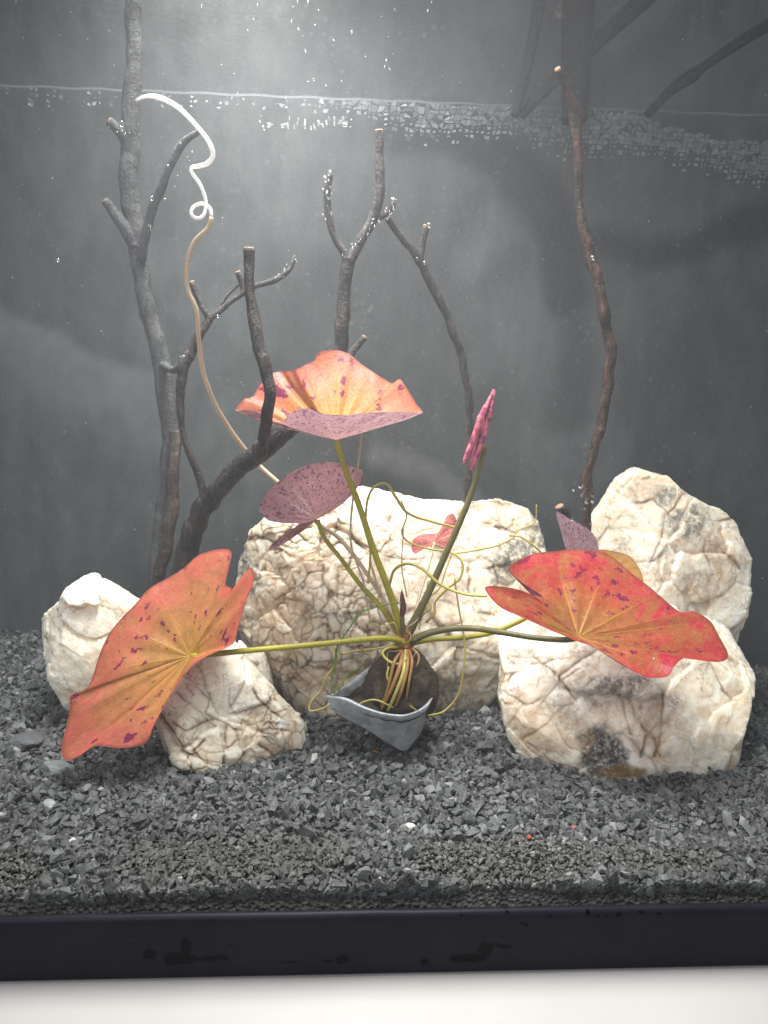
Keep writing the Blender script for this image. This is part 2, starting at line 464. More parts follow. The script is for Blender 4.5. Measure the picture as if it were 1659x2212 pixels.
# gravel bed sheet with its own relief and the loose stones on it
gx, gy = np.meshgrid(np.linspace(TX0, TX1, 420), np.linspace(.06, TD, 220))
p3 = np.stack([gx.ravel(), gy.ravel(), gx.ravel() * 0], 1)
z = ground(p3[:, 0], p3[:, 1]) - .08 + .1 * fbm(p3 * 2.2, 2, 31)
V = np.stack([p3[:, 0], p3[:, 1], z], 1); idx = np.arange(gx.size).reshape(gx.shape)
Fb = grid_faces(idx)
skirt = V[idx[0]].copy(); skirt[:, 2] = .6
V = np.vstack([V, skirt]); si = np.arange(gx.size, gx.size + gx.shape[1])
Fb = np.vstack([Fb, np.stack([si[:-1], si[1:], idx[0][1:], idx[0][:-1]], -1)])
tag(link('gravel_bed', V, Fb, m_bed(), origin=(0, 0, .6)), kind='structure')

def hull(seed, npts=13, flat=.8):
    r = np.random.default_rng(seed)
    bm = bmesh.new()
    pts = r.normal(size=(npts, 3)); pts /= np.linalg.norm(pts, axis=1)[:, None]
    pts *= r.uniform(.8, 1.05, (npts, 1)) * np.array([1.15, .85, flat])
    for p in pts: bm.verts.new(p)
    g = bmesh.ops.convex_hull(bm, input=bm.verts)
    bmesh.ops.delete(bm, geom=[e for e in g['geom_interior'] if isinstance(e, bmesh.types.BMVert)], context='VERTS')
    bmesh.ops.triangulate(bm, faces=bm.faces)
    bm.verts.index_update()
    V = np.array([v.co[:] for v in bm.verts]); Fc = np.array([[v.index for v in f.verts] for f in bm.faces])
    bm.free(); return V, Fc
HULLS = [hull(s, 10 + s % 4, .5 + .45 * ((s * 37) % 10) / 10) for s in range(16)]
def rotmats(n, tilt=3.2):
    a = rng.uniform(0, 2 * np.pi, n); q = rng.normal(size=(n, 4)); q[:, 0] += tilt * .25
    q /= np.linalg.norm(q, axis=1)[:, None]; w_, x, y, z_ = q.T
    R = np.stack([1 - 2 * (y * y + z_ * z_), 2 * (x * y - z_ * w_), 2 * (x * z_ + y * w_),
                  2 * (x * y + z_ * w_), 1 - 2 * (x * x + z_ * z_), 2 * (y * z_ - x * w_),
                  2 * (x * z_ - y * w_), 2 * (y * z_ + x * w_), 1 - 2 * (x * x + y * y)], 1).reshape(-1, 3, 3)
    ca, sa = np.cos(a), np.sin(a); Z = np.zeros((n, 3, 3)); Z[:, 0, 0] = ca; Z[:, 0, 1] = -sa; Z[:, 1, 0] = sa; Z[:, 1, 1] = ca; Z[:, 2, 2] = 1
    return Z @ R
def scatter(pos, size, tone, dust):
    """stones at pos with radius size -> one big triangle mesh"""
    VV, FF, TT, DD = [], [], [], []; off = 0
    kind = rng.integers(0, len(HULLS), len(pos)); R = rotmats(len(pos))
    for k, (hv, hf) in enumerate(HULLS):
        m = np.where(kind == k)[0]
        if not len(m): continue
        v = np.einsum('nij,vj->nvi', R[m], hv) * size[m][:, None, None] + pos[m][:, None, :]
        f = hf[None] + (np.arange(len(m)) * len(hv))[:, None, None] + off
        VV.append(v.reshape(-1, 3)); FF.append(f.reshape(-1, 3)); off += len(m) * len(hv)
        TT.append(np.repeat(tone[m], len(hv))); DD.append(np.repeat(dust[m], len(hv)))
    return np.vstack(VV), np.vstack(FF), np.concatenate(TT), np.concatenate(DD)
N = 54000
gy_ = TD * rng.uniform(0, 1, N) ** 1.18; 
hw = (gy_ + 24) * .6 + 1.5
gx_ = np.clip(.054 * (gy_ + 24) + rng.uniform(-1, 1, N) * hw, TX0 + .1, TX1 - .1)
# coarser cover for the ends of the tank
xe, ye = rng.uniform(TX0, TX1, 26000), rng.uniform(.1, TD, 26000)
ke = np.abs(xe - .054 * (ye + 24)) > (ye + 24) * .6 + 1.2
gx_, gy_ = np.concatenate([gx_, xe[ke]]), np.concatenate([gy_, ye[ke]]); outer = np.arange(len(gx_)) >= N; N = len(gx_)
pn = np.stack([gx_, gy_, gx_ * 0], 1)
fine = sstep(.02, .32, noise(pn * .17, 44) + .5 * noise(pn * .5, 45) + .75 * np.exp(-((gy_ - 1.4) / 1.5) ** 2) - .55)
fine = np.maximum(fine, .9 * np.exp(-((gx_ + 3.8) / 4.6) ** 4 - ((gy_ - 2.0) / 1.7) ** 2))
size = (.11 + .25 * rng.beta(1.5, 2.2, N)) * (1 - .5 * fine) * np.where(rng.uniform(size=N) > .965, 1.5, 1) * np.where(outer, 1.35, 1)
tone = np.clip(rng.beta(2.1, 2.6, N) + .12 * noise(pn * .22, 71) + .05 * fine, 0, .93)
silt = np.exp(-((gx_ + 4.2) / 5.0) ** 4 - ((gy_ - 2.6) / 2.4) ** 2)
tone = tone * (1 - .45 * silt)
tone = np.where(rng.uniform(size=N) > .996, rng.uniform(.93, 1, N), tone)
gz_ = ground(gx_, gy_) + size * rng.uniform(-.35, .95, N)
V, Fg, tn, du = scatter(np.stack([gx_, gy_, gz_], 1), size, tone, fine * .8 + .1)
# the section pressed against the front glass
N2 = 9000
x2 = rng.uniform(-15, 19, N2); z2 = 2.2 + rng.uniform(0, 1, N2) * (ground(x2, x2 * 0 + .2) - 2.05)
s2 = rng.uniform(.05, .13, N2)
V2, F2_, t2, d2 = scatter(np.stack([x2, .07 + s2 * .9, z2], 1), s2, np.clip(rng.beta(1.6, 5, N2) * .45, 0, .8), np.full(N2, .15))
V2[:, 1] = np.where(V2[:, 1] < .06, .06 + (V2[:, 1] - .06) * .2, V2[:, 1]); V[:, 1] = np.where(V[:, 1] < .06, .06 + (V[:, 1] - .06) * .2, np.minimum(V[:, 1], TD - .02))
tag(link('gravel', np.vstack([V, V2]), np.vstack([Fg, F2_ + len(V)]), m_gravel(), origin=(0, 0, 3), smooth=False,
         attrs={'tone': np.concatenate([tn, t2]), 'dust': np.concatenate([du, d2])}), kind='stuff')

# murk in the water
def box(x0, x1, y0, y1, z0, z1):
    V = [(x, y, z) for z in (z0, z1) for y in (y0, y1) for x in (x0, x1)]
    return np.array(V, float), [(0, 2, 3, 1), (4, 5, 7, 6), (0, 1, 5, 4), (2, 6, 7, 3), (0, 4, 6, 2), (1, 3, 7, 5)]
t = NT('murky_water')
pv = t.n('ShaderNodeVolumePrincipled'); pv.inputs['Color'].default_value = (.9, .925, 1, 1); pv.inputs['Density'].default_value = .46
pv.inputs['Anisotropy'].default_value = .25
t.l(pv.outputs[0], t.out.inputs['Volume'])
v, f = box(TX0 - .4, TX1 + .4, .0, TD + .3, 1.3, WZ - .02)
tag(link('haze', v, f, t.m), kind='stuff')

# water surface: seen from below it mirrors the tank at this shallow angle
t = NT('water_surface'); v = t.coord()
fr = t.n('ShaderNodeFresnel'); fr.inputs['IOR'].default_value = 1.33
bmp = t.bump(t.math('ADD', t.noise(t.coord((100, 100, 100)), .25, 3, .5), t.math('MULTIPLY', t.noise(t.coord((100, 260, 100)), .9, 2), .12)), .25, .01)
t.l(bmp, fr.inputs['Normal'])
gl = t.n('ShaderNodeBsdfGlossy'); gl.inputs['Roughness'].default_value = .13; gl.inputs[0].default_value = (.9, .93, .97, 1); t.l(bmp, gl.inputs['Normal'])
tp = t.n('ShaderNodeBsdfTransparent'); mxs = t.n('ShaderNodeMixShader')
t.l(t.math('MULTIPLY', fr.outputs[0], .14), mxs.inputs[0]); t.l(tp.outputs[0], mxs.inputs[1]); t.l(gl.outputs[0], mxs.inputs[2])
m_ws = t.done(mxs)
gx, gy = np.meshgrid(np.linspace(TX0, TX1, 160), np.linspace(0.01, TD - .01, 90))
pw = np.stack([gx.ravel(), gy.ravel(), gx.ravel() * 0], 1)
zz = WZ + .03 * noise(pw * .3, 5)
menis = np.exp(-(TD - pw[:, 1]) / .35) * .35
V = np.stack([pw[:, 0], pw[:, 1], zz + menis], 1); idx = np.arange(gx.size).reshape(gx.shape)
tag(link('water', V, grid_faces(idx), m_ws, origin=(0, 0, WZ)), kind='structure')

# ================================================================== TANK
tank = thing('aquarium', 'rectangular glass tank holding the gravel, rocks, branches and plant, with a glossy black bottom trim', 'aquarium', (2, 0, .78))
t = NT('clear_glass'); tb = t.n('ShaderNodeBsdfTransparent'); m_clear = t.done(tb)
for nm, b in (('front_glass', (TX0 - .5, TX1 + .5, -.5, -.02, 1.25, 50)), ('back_glass', (TX0 - .5, TX1 + .5, TD + .32, TD + .7, 1.25, 50)),
              ('side_glass', (TX0 - .95, TX0 - .45, 0, TD, 1.25, 50)), ('side_glass', (TX1 + .45, TX1 + .95, 0, TD, 1.25, 50))):
    v, f = box(*b); link(nm, v, f, m_clear, tank)
v, f = box(TX0 - .5, TX1 + .5, 0.0, TD, .8, 1.2); link('bottom_pane', v, f, m_plain('tank_floor', (.05, .05, .055), .6), tank)
def m_trim():
    t = NT('black_trim'); v = t.coord()
    wet = t.attr('wet')
    c = t.mix(t.ramp(t.noise(v, .5, 4), [(.3, 0.), (.7, 1.)]), (.011, .0108, .017), (.015, .0143, .021))
    c = t.mix(wet, c, (.0008, .0009, .003))
    rg = t.ramp(wet, [(0, .46), (1, .2)])
    b = t.bsdf(c, rg, t.bump(t.noise(v, 28, 2), .12, .0004)); b.inputs['Specular IOR Level'].default_value = .12
    return t.done(b)
prof = [(-.50, 2.98), (-.56, 3.12), (-.66, 3.19), (-.78, 3.2), (-.88, 3.14), (-.935, 3.03), (-.95, 2.9), (-.955, 2.2), (-.96, 1.6), (-.965, .98), (-.95, .84), (-.9, .78), (-.3, .78)]
# finer rows down the face so that the drips can be seen
pp = []
for a, b in zip(prof[:-1], prof[1:]):
    n = max(1, int(np.hypot(b[0] - a[0], b[1] - a[1]) / .06))
    pp += [(a[0] + (b[0] - a[0]) * i / n, a[1] + (b[1] - a[1]) * i / n) for i in range(n)]
pp.append(prof[-1]); pp = np.array(pp)
xs = np.arange(TX0 - 1, TX1 + 1, .06)
V = np.stack([np.repeat(xs, len(pp)), np.tile(pp[:, 0], len(xs)), np.tile(pp[:, 1], len(xs))], 1)
V[:, 2] += np.where(V[:, 2] > 2.9, .012 * noise(V * np.array([.8, 0, 0]), 3), 0)
idx = np.arange(len(V)).reshape(len(xs), len(pp))
def at(x, y):
    p = P(x, y, -.96); return p[0], p[2]
p2 = V[:, [0, 2]]; wn = p2 + .12 * np.stack([fbm(V * 2.2, 3, 1), fbm(V * 2.2, 3, 2)], 1)
wet = np.zeros(len(V))
for cx, cy_, rx, rz in ((324, 2062, .28, .24), (400, 2045, .22, .45), (390, 2070, .62, .26), (455, 2072, .75, .12), (740, 2070, .26, .2), (625, 2077, .4, .06), (705, 2075, .2, .06),
                        (283, 2020, .08, .06), (277, 2038, .06, .05), (497, 2041, .07, .06), (1010, 2068, .7, .22), (1050, 2050, .3, .3), (1085, 2042, .35, .12), (918, 2077, .18, .15),
                        (1132, 1996, .2, .06), (1268, 1977, .1, .07), (1290, 1979, .1, .06), (1310, 1978, .1, .05), (1335, 1978, .12, .06), (1192, 1980, .1, .05), (935, 2005, .07, .05),
                        (900, 1993, .05, .04), (1075, 2015, .07, .04), (1090, 2022, .1, .05), (855, 2000, .06, .04), (1050, 2024, .07, .04), (1100, 1975, .06, .05), (1385, 1976, .09, .04), (1420, 1975, .1, .04), (1000, 1978, .06, .04), (1490, 2045, .1, .05)):
    x_, z_ = at(cx, cy_)
    wet = np.maximum(wet, sstep(1.05, .8, np.hypot((wn[:, 0] - x_) / rx, (wn[:, 1] - z_) / rz)))
link('base_trim', V, grid_faces(idx), m_trim(), tank, attrs={'wet': wet})
# bead of sealant where glass meets trim
sv, sf = tube([(x, -.52, 2.96 + .05 * math.sin(x * 1.7) * math.sin(x * .6), .085) for x in np.arange(TX0, TX1, .5)], 8, .5)
link('sealant_bead', sv, sf, m_plain('sealant', (.02, .025, .035), .15, .3), tank)

# ================================================================== ROCKS
def rock(name, label, outline, Yc, T, N, seed, mat, big=.42, small=1.4, smallw=.5, tilt=.25, amp=1., planes=26, spots=(), cracks=(), back=1.0, extend=0.):
    o = np.array([P(x, y, Yc) for x, y in outline])[:, [0, 2]]
    if extend: o[:, 1] = np.where(o[:, 1] < o[:, 1].min() + .35 * np.ptp(o[:, 1]), o[:, 1] - extend, o[:, 1])
    # dense closed outline
    dense = []
    for a, b in zip(o, np.roll(o, -1, 0)):
        dense.append(a + (b - a) * np.linspace(0, 1, 24, endpoint=False)[:, None])
    dense = np.vstack(dense); c = np.array([(o[:, 0].min() + o[:, 0].max()) / 2, (o[:, 1].min() + o[:, 1].max()) / 2])
    th = np.arctan2(dense[:, 1] - c[1], dense[:, 0] - c[0]); R = np.linalg.norm(dense - c, axis=1)
    s = np.argsort(th); th, R = th[s], R[s]
    th = np.concatenate([th - 2 * np.pi, th, th + 2 * np.pi]); R = np.tile(R, 3)
    # cube sphere
    g = np.tan((np.arange(N + 1) / N - .5) * np.pi / 2); a, b = np.meshgrid(g, g)
    one = np.ones_like(a); VV, FF = [], []
    for k, (X, Y, Z) in enumerate(((a, -one, b), (-a, one, b), (one, a, b), (-one, -a, b), (a, b, one), (a, -b, -one))):
        v = np.stack([X.ravel(), Y.ravel(), Z.ravel()], 1); VV.append(v)
        FF.append(grid_faces(np.arange(a.size).reshape(a.shape)) + k * a.size)
    n = np.vstack(VV); n /= np.linalg.norm(n, axis=1)[:, None]; Fq = np.vstack(FF)
    key = np.round(n * 1e5).astype(np.int64); _, first, inv = np.unique(key, axis=0, return_index=True, return_inverse=True)
    n = n[first]; Fq = inv.reshape(-1)[Fq]
    ang = np.arctan2(n[:, 2], n[:, 0]); rho = np.hypot(n[:, 0], n[:, 2])
    Rt = np.interp(ang, th, R)
    g = rho ** .78; dep = np.sign(n[:, 1]) * np.abs(n[:, 1]) ** .8
    # the far from the front the smoother the outline gets
    Rm = R.mean(); Rt = Rt + (Rm - Rt) * (np.abs(dep) ** 2) * .1
    p = np.stack([c[0] + g * Rt * np.cos(ang), dep * T * np.where(dep > 0, back, 1), c[1] + g * Rt * np.sin(ang)], 1)
    # flat facets
    r = np.random.default_rng(seed)
    ctr = np.array([c[0], 0, c[1]])
    for k in range(planes):
        d = r.normal(size=3); d[1] = -abs(d[1]) * 2.2 - 1.0; d /= np.linalg.norm(d)
        proj = (p - ctr) @ d; m = proj.max(); lim = m * r.uniform(.7, .92)
        over = proj > lim
        p[over] -= ((proj[over] - lim) * .97)[:, None] * d
    p[:, 1] += Yc + tilt * (p[:, 2] - c[1])
    # normals
    def normals(p):
        fn = np.cross(p[Fq[:, 2]] - p[Fq[:, 0]], p[Fq[:, 3]] - p[Fq[:, 1]]); vn = np.zeros_like(p)
        for k in range(4): np.add.at(vn, Fq[:, k], fn)
        vn /= np.linalg.norm(vn, axis=1)[:, None] + 1e-12
        return -vn if ((p - p.mean(0)) * vn).sum() < 0 else vn
    nn = normals(p)
    q = p + seed * 3.1
    wq = q + .8 * np.stack([fbm(q * .5, 3, seed + k) for k in (1, 2, 3)], 1)
    wq2 = wq + .25 * np.stack([fbm(q * 2, 2, seed + k) for k in (4, 5, 6)], 1)
    f1, e1, c1 = voronoi(wq * big, seed); f2, e2, c2 = voronoi(wq2 * small, seed + 20)
    if callable(smallw): mk = smallw(p)
    else: mk = sstep(.0, .25, fbm(q * .22, 3, seed + 33) + (smallw - .5))
    rnd = fbm(q * .9, 4, seed + 50); fn = fbm(q * 4.5, 3, seed + 60); ridge = 1 - np.abs(fbm(q * 1.3, 4, seed + 70)) * 2.4
    k1 = np.exp(-e1 / .05); k2 = np.exp(-e2 / .09) * mk
    # where each point shows in front view, for the rock's own cracks and stains
    vc = p - CAM; dz = vc @ fwd; sx, sy = 829.5 + F * (vc @ rgt) / dz, 1106 - F * (vc @ upv) / dz
    frontm = (nn[:, 1] < .25).astype(float)
    sp = np.stack([sx + 9 * fbm(q * 1.1, 2, 95), sy + 9 * fbm(q * 1.1, 2, 97)], 1)
    dc = np.full(len(p), 99.)
    for pl in cracks: dc = np.minimum(dc, segdist(sp, pl))
    vis = np.clip(.58 + 1.1 * fbm(q * .8, 2, 99), .15, 1)
    kt = np.exp(-(dc / (2.0 * (.5 + vis))) ** 2) * frontm
    h = .07 * (sstep(0, .15, e1) - .6) + .3 * (c1 - .5) + 1.25 * f1 - .06 * k1
    h += mk * (.03 * (sstep(0, .2, e2) - .5) + .08 * (c2 - .5) + .17 * f2 - .04 * k2)
    e_ = .22 + .78 * np.clip(np.abs(dep) * 1.8, 0, 1) ** 1.5
    h = h * e_ + .1 * f2 * (1 - mk) + .05 * (c2 - .5) * (1 - mk) + .2 * rnd * e_ + .035 * fn + .045 * ridge + .3 * f2 * (1 - e_) + .09 * (c2 - .5) * (1 - e_) - .045 * kt * vis - .04 * np.exp(-(dc / 11) ** 2) * frontm * vis
    p = p + nn * (h * amp)[:, None]
    wk = sstep(-.25, .35, fbm(q * .6, 3, seed + 80)) 
    crack = np.clip(.5 * np.exp(-e1 / .03) * wk + 1.4 * np.exp(-e2 / .07) * mk * sstep(-.5, .2, fbm(q * .9, 2, seed + 81)) + kt * vis, 0, 1)
    halo = np.clip(.3 * np.exp(-e1 / .1) * wk + .75 * np.exp(-e2 / .15) * mk + .45 * np.exp(-(dc / 8) ** 2) * vis ** 2 * frontm, 0, 1)
    zg = ground(p[:, 0], p[:, 1]); hgt = p[:, 2] - zg
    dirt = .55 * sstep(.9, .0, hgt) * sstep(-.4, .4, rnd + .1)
    rust = np.zeros(len(p))
    grey = np.zeros(len(p)); tan = np.zeros(len(p))
    for (x, y, rx, ry, kind) in spots:
        d = np.hypot((sx - x) / rx, (sy - y) / ry) + .55 * fbm(q * 1.3, 4, 91)
        m = sstep(1.1, .6, d) * (nn[:, 1] < .3)
        if kind == 'd': dirt = np.maximum(dirt, m)
        elif kind == 'r': rust = np.maximum(rust, m)
        elif kind == 'g': grey = np.maximum(grey, m)
        else: tan = np.maximum(tan, m * .6)
    p = p + nn * (dirt * (dirt > .6) * .06 * fbm(q * 7, 2, 93))[:, None]
    cell = np.clip(.35 + .35 * c1 + .3 * np.where(mk > .4, c2, .5) + .2 * rnd, 0, 1)
    org = np.array([c[0], Yc, p[:, 2].min()])
    ob = link(name, p, Fq, mat, origin=org, attrs={'halo': halo, 'crack': crack, 'cell': cell, 'dirt': dirt, 'rust': rust, 'grey': grey, 'tan': tan})
    return tag(ob, label, 'rock', 'white quartz rocks')
Q1 = m_quartz('quartz_pale', .22, .12); Q2 = m_quartz('quartz_veined', .3, .3); Q3 = m_quartz('quartz_creamy', .5, .55)


def tr_(pts, x0, y0, k): return [(x0 + k * a, y0 + k * b) for a, b in pts]
def cm(ls, x0, y0, k): return [tr_(l, x0, y0, k) for l in ls]
CF = cm([[(300, 1060), (400, 1080), (480, 1120), (560, 1200), (610, 1270), (640, 1300)], [(400, 1110), (470, 1100), (540, 1070), (620, 1060), (700, 1100), (760, 1160), (790, 1200)],
  [(640, 1290), (700, 1270), (760, 1240), (800, 1200), (860, 1160), (900, 1120)], [(900, 1260), (930, 1330), (970, 1400), (1000, 1460), (1050, 1520), (1080, 1600)],
  [(1100, 1260), (1090, 1340), (1080, 1420), (1070, 1500), (1060, 1600)], [(360, 1500), (430, 1450), (480, 1420), (560, 1330), (620, 1320)], [(380, 1520), (440, 1570), (500, 1620), (560, 1640), (640, 1650)],
  [(440, 1570), (430, 1650), (440, 1720)], [(840, 1240), (880, 1320), (900, 1400), (930, 1480)], [(1340, 1100), (1400, 1180), (1440, 1260), (1500, 1320)], [(700, 1100), (640, 1130), (560, 1200)], [(1060, 1420), (1000, 1500), (980, 1600)]], 987.5, 987.5, .4047)
CE = cm([[(1110, 300), (1110, 380), (1080, 460), (1040, 540), (1020, 600), (1030, 650)], [(960, 240), (1050, 230), (1100, 260), (1130, 300), (1200, 360), (1280, 400), (1320, 440)], [(1130, 300), (1180, 240), (1200, 180)],
  [(1320, 440), (1400, 460), (1450, 520), (1500, 600)], [(1040, 560), (1100, 570), (1180, 640), (1220, 700), (1300, 760)], [(1280, 300), (1340, 340), (1400, 330), (1480, 320)], [(1000, 660), (1100, 660), (1180, 650)], [(1320, 440), (1320, 540), (1360, 620), (1380, 700)]], 987.5, 987.5, .4047)
CD = cm([[(20, 100), (100, 120), (150, 140), (200, 120), (260, 90), (340, 40)], [(440, 60), (520, 110), (580, 160), (560, 230), (480, 250), (400, 240), (330, 230)], [(580, 160), (640, 210), (720, 215), (760, 170)], [(410, 380), (470, 300), (540, 200)],
  [(660, 330), (750, 320), (830, 340), (860, 380)], [(380, 640), (450, 660), (540, 650), (620, 670), (750, 640)], [(1120, 380), (1250, 400), (1400, 360)], [(1400, 560), (1500, 580), (1640, 560)], [(1180, 600), (1400, 600), (1659, 620)], [(300, 420), (380, 400), (400, 480), (480, 520)]], 493.7, 1206.9, .3637)
CD += cm([[(0, 930), (80, 940), (170, 930), (300, 930), (380, 950), (420, 930), (480, 960)], [(480, 960), (500, 1050), (540, 1060)], [(380, 950), (350, 1060), (380, 1170), (480, 1180)], [(240, 1120), (330, 1140)], [(470, 790), (560, 830), (640, 790), (700, 830)]], 829.5, 737, .5)
CD += cm([[(1050, 870), (1120, 830), (1200, 880), (1280, 890), (1350, 870), (1420, 920), (1500, 980)], [(1100, 900), (1180, 900), (1290, 930), (1400, 960), (1390, 1010), (1400, 1070)], [(1210, 850), (1280, 830), (1340, 870)]], 0, 737, .5)
CB = cm([[(900, 800), (980, 860), (1040, 940), (1020, 1010), (1060, 1050), (1150, 1090), (1230, 1110), (1300, 1150), (1390, 1160)], [(1170, 880), (1160, 960), (1210, 1040), (1290, 1100)], [(830, 1090), (920, 1130), (1000, 1090), (1060, 1050)],
  [(760, 1040), (830, 1140), (900, 1250), (980, 1280), (1060, 1300), (1140, 1320), (1190, 1370)], [(1020, 1180), (960, 1240), (980, 1280)], [(1230, 1250), (1310, 1270), (1390, 1310), (1430, 1390)], [(1340, 1190), (1400, 1260), (1470, 1330)],
  [(1390, 1160), (1450, 1220), (1540, 1260), (1560, 1310)], [(1420, 1150), (1450, 1120), (1530, 1130), (1545, 1200)], [(1300, 880), (1320, 940), (1390, 1000), (1470, 1060)], [(1140, 1090), (1130, 1170), (1150, 1240)]], 54.9, 1152, .3802)
CA = cm([[(150, 610), (230, 640), (300, 700), (380, 720)], [(110, 600), (180, 700), (220, 800), (260, 880)], [(430, 380), (480, 400), (470, 450)]], 54.9, 1152, .3802)
def bmask(p):
    a = P(500, 1560, 9.6)
    return sstep(-1.2, 1.2, .7 * (p[:, 0] - a[0]) - (p[:, 2] - a[2]) + 1.6 * fbm(p * .4, 3, 2))
rock('quartz_rock', 'small bright white quartz rock at the far left, half behind the big orange leaf',
     [(88, 1340), (102, 1322), (128, 1303), (146, 1272), (172, 1258), (200, 1270), (228, 1284), (262, 1306), (310, 1335), (325, 1400), (300, 1470), (262, 1530), (200, 1545), (165, 1512), (140, 1472), (112, 1425), (92, 1378)],
     13.2, 3.4, 120, 3, Q1, .34, 1.2, .0, .2, .5, cracks=CA, spots=((235, 1440, 60, 40, 't'), (160, 1500, 40, 30, 't')))
rock('quartz_rock', 'round tan pebble-like quartz rock tucked behind the front left rock',
     [(500, 1425), (530, 1412), (560, 1428), (582, 1462), (594, 1510), (580, 1550), (530, 1560), (490, 1540), (470, 1480)],
     13.4, 1.6, 60, 5, Q2, .6, 1.6, .6, .1, .5)
rock('quartz_rock', 'creamy brown-cracked quartz rock between the big orange leaf and the metal pot',
     [(345, 1530), (370, 1490), (397, 1452), (435, 1422), (469, 1416), (503, 1424), (526, 1454), (555, 1486), (585, 1513), (618, 1545), (630, 1562), (656, 1574), (661, 1608), (648, 1635), (629, 1652), (606, 1680), (549, 1692), (481, 1692), (427, 1682), (397, 1650), (368, 1631), (344, 1600), (331, 1568)],
     9.6, 3.0, 140, 8, Q2, .5, 1.3, bmask, .35, .6, cracks=CB, spots=((450, 1672, 110, 14, 't'), (628, 1580, 24, 26, 't'), (560, 1560, 26, 18, 't'), (340, 1590, 16, 40, 't')))
def bigmask(p):
    a = P(830, 1230, 16)
    return np.clip(sstep(3.0, -3.5, p[:, 0] - a[0] + .5 * (p[:, 2] - a[2]) + 3 * fbm(p * .25, 3, 2)) + .2 * sstep(.1, .3, fbm(p * .3, 2, 8)), 0, 1)
rock('quartz_rock', 'largest quartz rock, a long cracked block at the back behind the stalks',
     [(505, 1235), (518, 1195), (534, 1162), (562, 1134), (600, 1118), (650, 1100), (700, 1084), (740, 1070), (785, 1070), (850, 1083), (930, 1100), (1000, 1096), (1042, 1098), (1080, 1092), (1125, 1102), (1165, 1113), (1184, 1142), (1194, 1190), (1190, 1260), (1185, 1340), (1150, 1420), (1100, 1500), (1000, 1530), (850, 1530), (700, 1525), (600, 1515), (560, 1480), (528, 1440), (505, 1390), (500, 1310)],
     16.6, 4.6, 190, 12, Q3, .3, 1.25, bigmask, .25, .65, cracks=CD, spots=((1110, 1215, 75, 55, 'g'), (1165, 1160, 34, 60, 'g'), (600, 1360, 90, 90, 't'), (820, 1465, 240, 36, 't'), (530, 1230, 30, 60, 'g')))
rock('quartz_rock', 'tall upright quartz rock at the back right with a pointed top',
     [(1289, 1170), (1299, 1136), (1322, 1108), (1338, 1082), (1356, 1050), (1378, 1034), (1402, 1022), (1433, 1033), (1458, 1036), (1482, 1060), (1514, 1081), (1554, 1103), (1588, 1116), (1606, 1137), (1607, 1166), (1615, 1202), (1611, 1232), (1599, 1283), (1585, 1330), (1560, 1420), (1480, 1470), (1380, 1460), (1310, 1380), (1282, 1290), (1276, 1230)],
     15.2, 3.6, 150, 21, Q3, .34, 1.2, .12, .3, .5, cracks=CE, spots=((1480, 1125, 60, 38, 'g'), (1555, 1190, 34, 70, 't'), (1400, 1050, 60, 26, 't'), (1525, 1270, 50, 50, 't'), (1440, 1070, 26, 26, 'g')))
rock('quartz_rock', 'broad front right quartz rock with a dark grit patch at its foot',
     [(1109, 1366), (1149, 1346), (1250, 1335), (1330, 1322), (1392, 1318), (1470, 1300), (1520, 1282), (1548, 1282), (1572, 1296), (1622, 1304), (1640, 1345), (1628, 1402), (1632, 1453), (1635, 1522), (1637, 1556), (1619, 1597), (1599, 1614), (1514, 1640), (1493, 1652), (1425, 1656), (1396, 1662), (1364, 1685), (1311, 1704), (1230, 1716), (1182, 1698), (1157, 1672), (1125, 1627), (1086, 1570), (1077, 1503), (1092, 1465), (1090, 1412)],
     10.8, 3.0, 190, 30, Q3, .34, 1.1, .12, .7, .5, cracks=CF, spots=((1303, 1628, 58, 74, 'd'), (1270, 1712, 110, 22, 'd'), (1205, 1682, 70, 26, 'r'), (1350, 1668, 70, 20, 'r'), (1200, 1590, 90, 60, 't'), (1130, 1540, 46, 50, 't'), (1420, 1580, 30, 90, 't'), (1330, 1480, 70, 26, 'g')))

# ================================================================== DRIFTWOOD
WD = m_wood('wood_dark'); WR = m_wood('wood_red', (.012, .007, .006), (.06, .025, .016), (.2, .1, .055), .4)
WG = m_wood('wood_grey', (.018, .016, .015), (.05, .042, .036), (.13, .11, .095), .3)
WS = m_wood('wood_hazy', (.065, .068, .07), (.105, .108, .112), (.14, .142, .142), .1)  # haze in front of the far trunk mixed into its wood colour
WBR = m_wood('wood_brown', (.04, .03, .025), (.09, .068, .055), (.17, .13, .1), .3)
WCUT = m_plain('wood_cut_end', (.32, .2, .13), .8, .4, 20)
def knot(x, y, Y, r):
    return tube(pix([(x, y + r, Y, r * .8), (x + r * .3, y, Y - .1, r), (x + r * .8, y - r, Y - .2, r * .6)]), 8, .12, .25, 5)
def branch(name, parent, rows, mat, seed=0, rough=.16, cut=True, seg=12, part='branch', gn=.8):
    o = link(part, *tube(pix(rows), seg, .14, rough, seed, gnarl=gn), mat, parent)
    if cut:
        a, b = pix(rows)[-1], pix(rows)[-2]
        d = np.array(a[:3]) - np.array(b[:3]); d /= np.linalg.norm(d)
        v, f = tube([(*(np.array(a[:3]) - d * .03), a[3] * 1.0), (*(np.array(a[:3]) + d * .05), a[3] * .92)], 10, .1, .12, seed)
        link('cut_end', v, f, WCUT, o)
    return o
wd = thing('driftwood', 'dark forked driftwood rising from behind the big orange leaf past the top leaf', 'driftwood', P(395, 1330, 15))
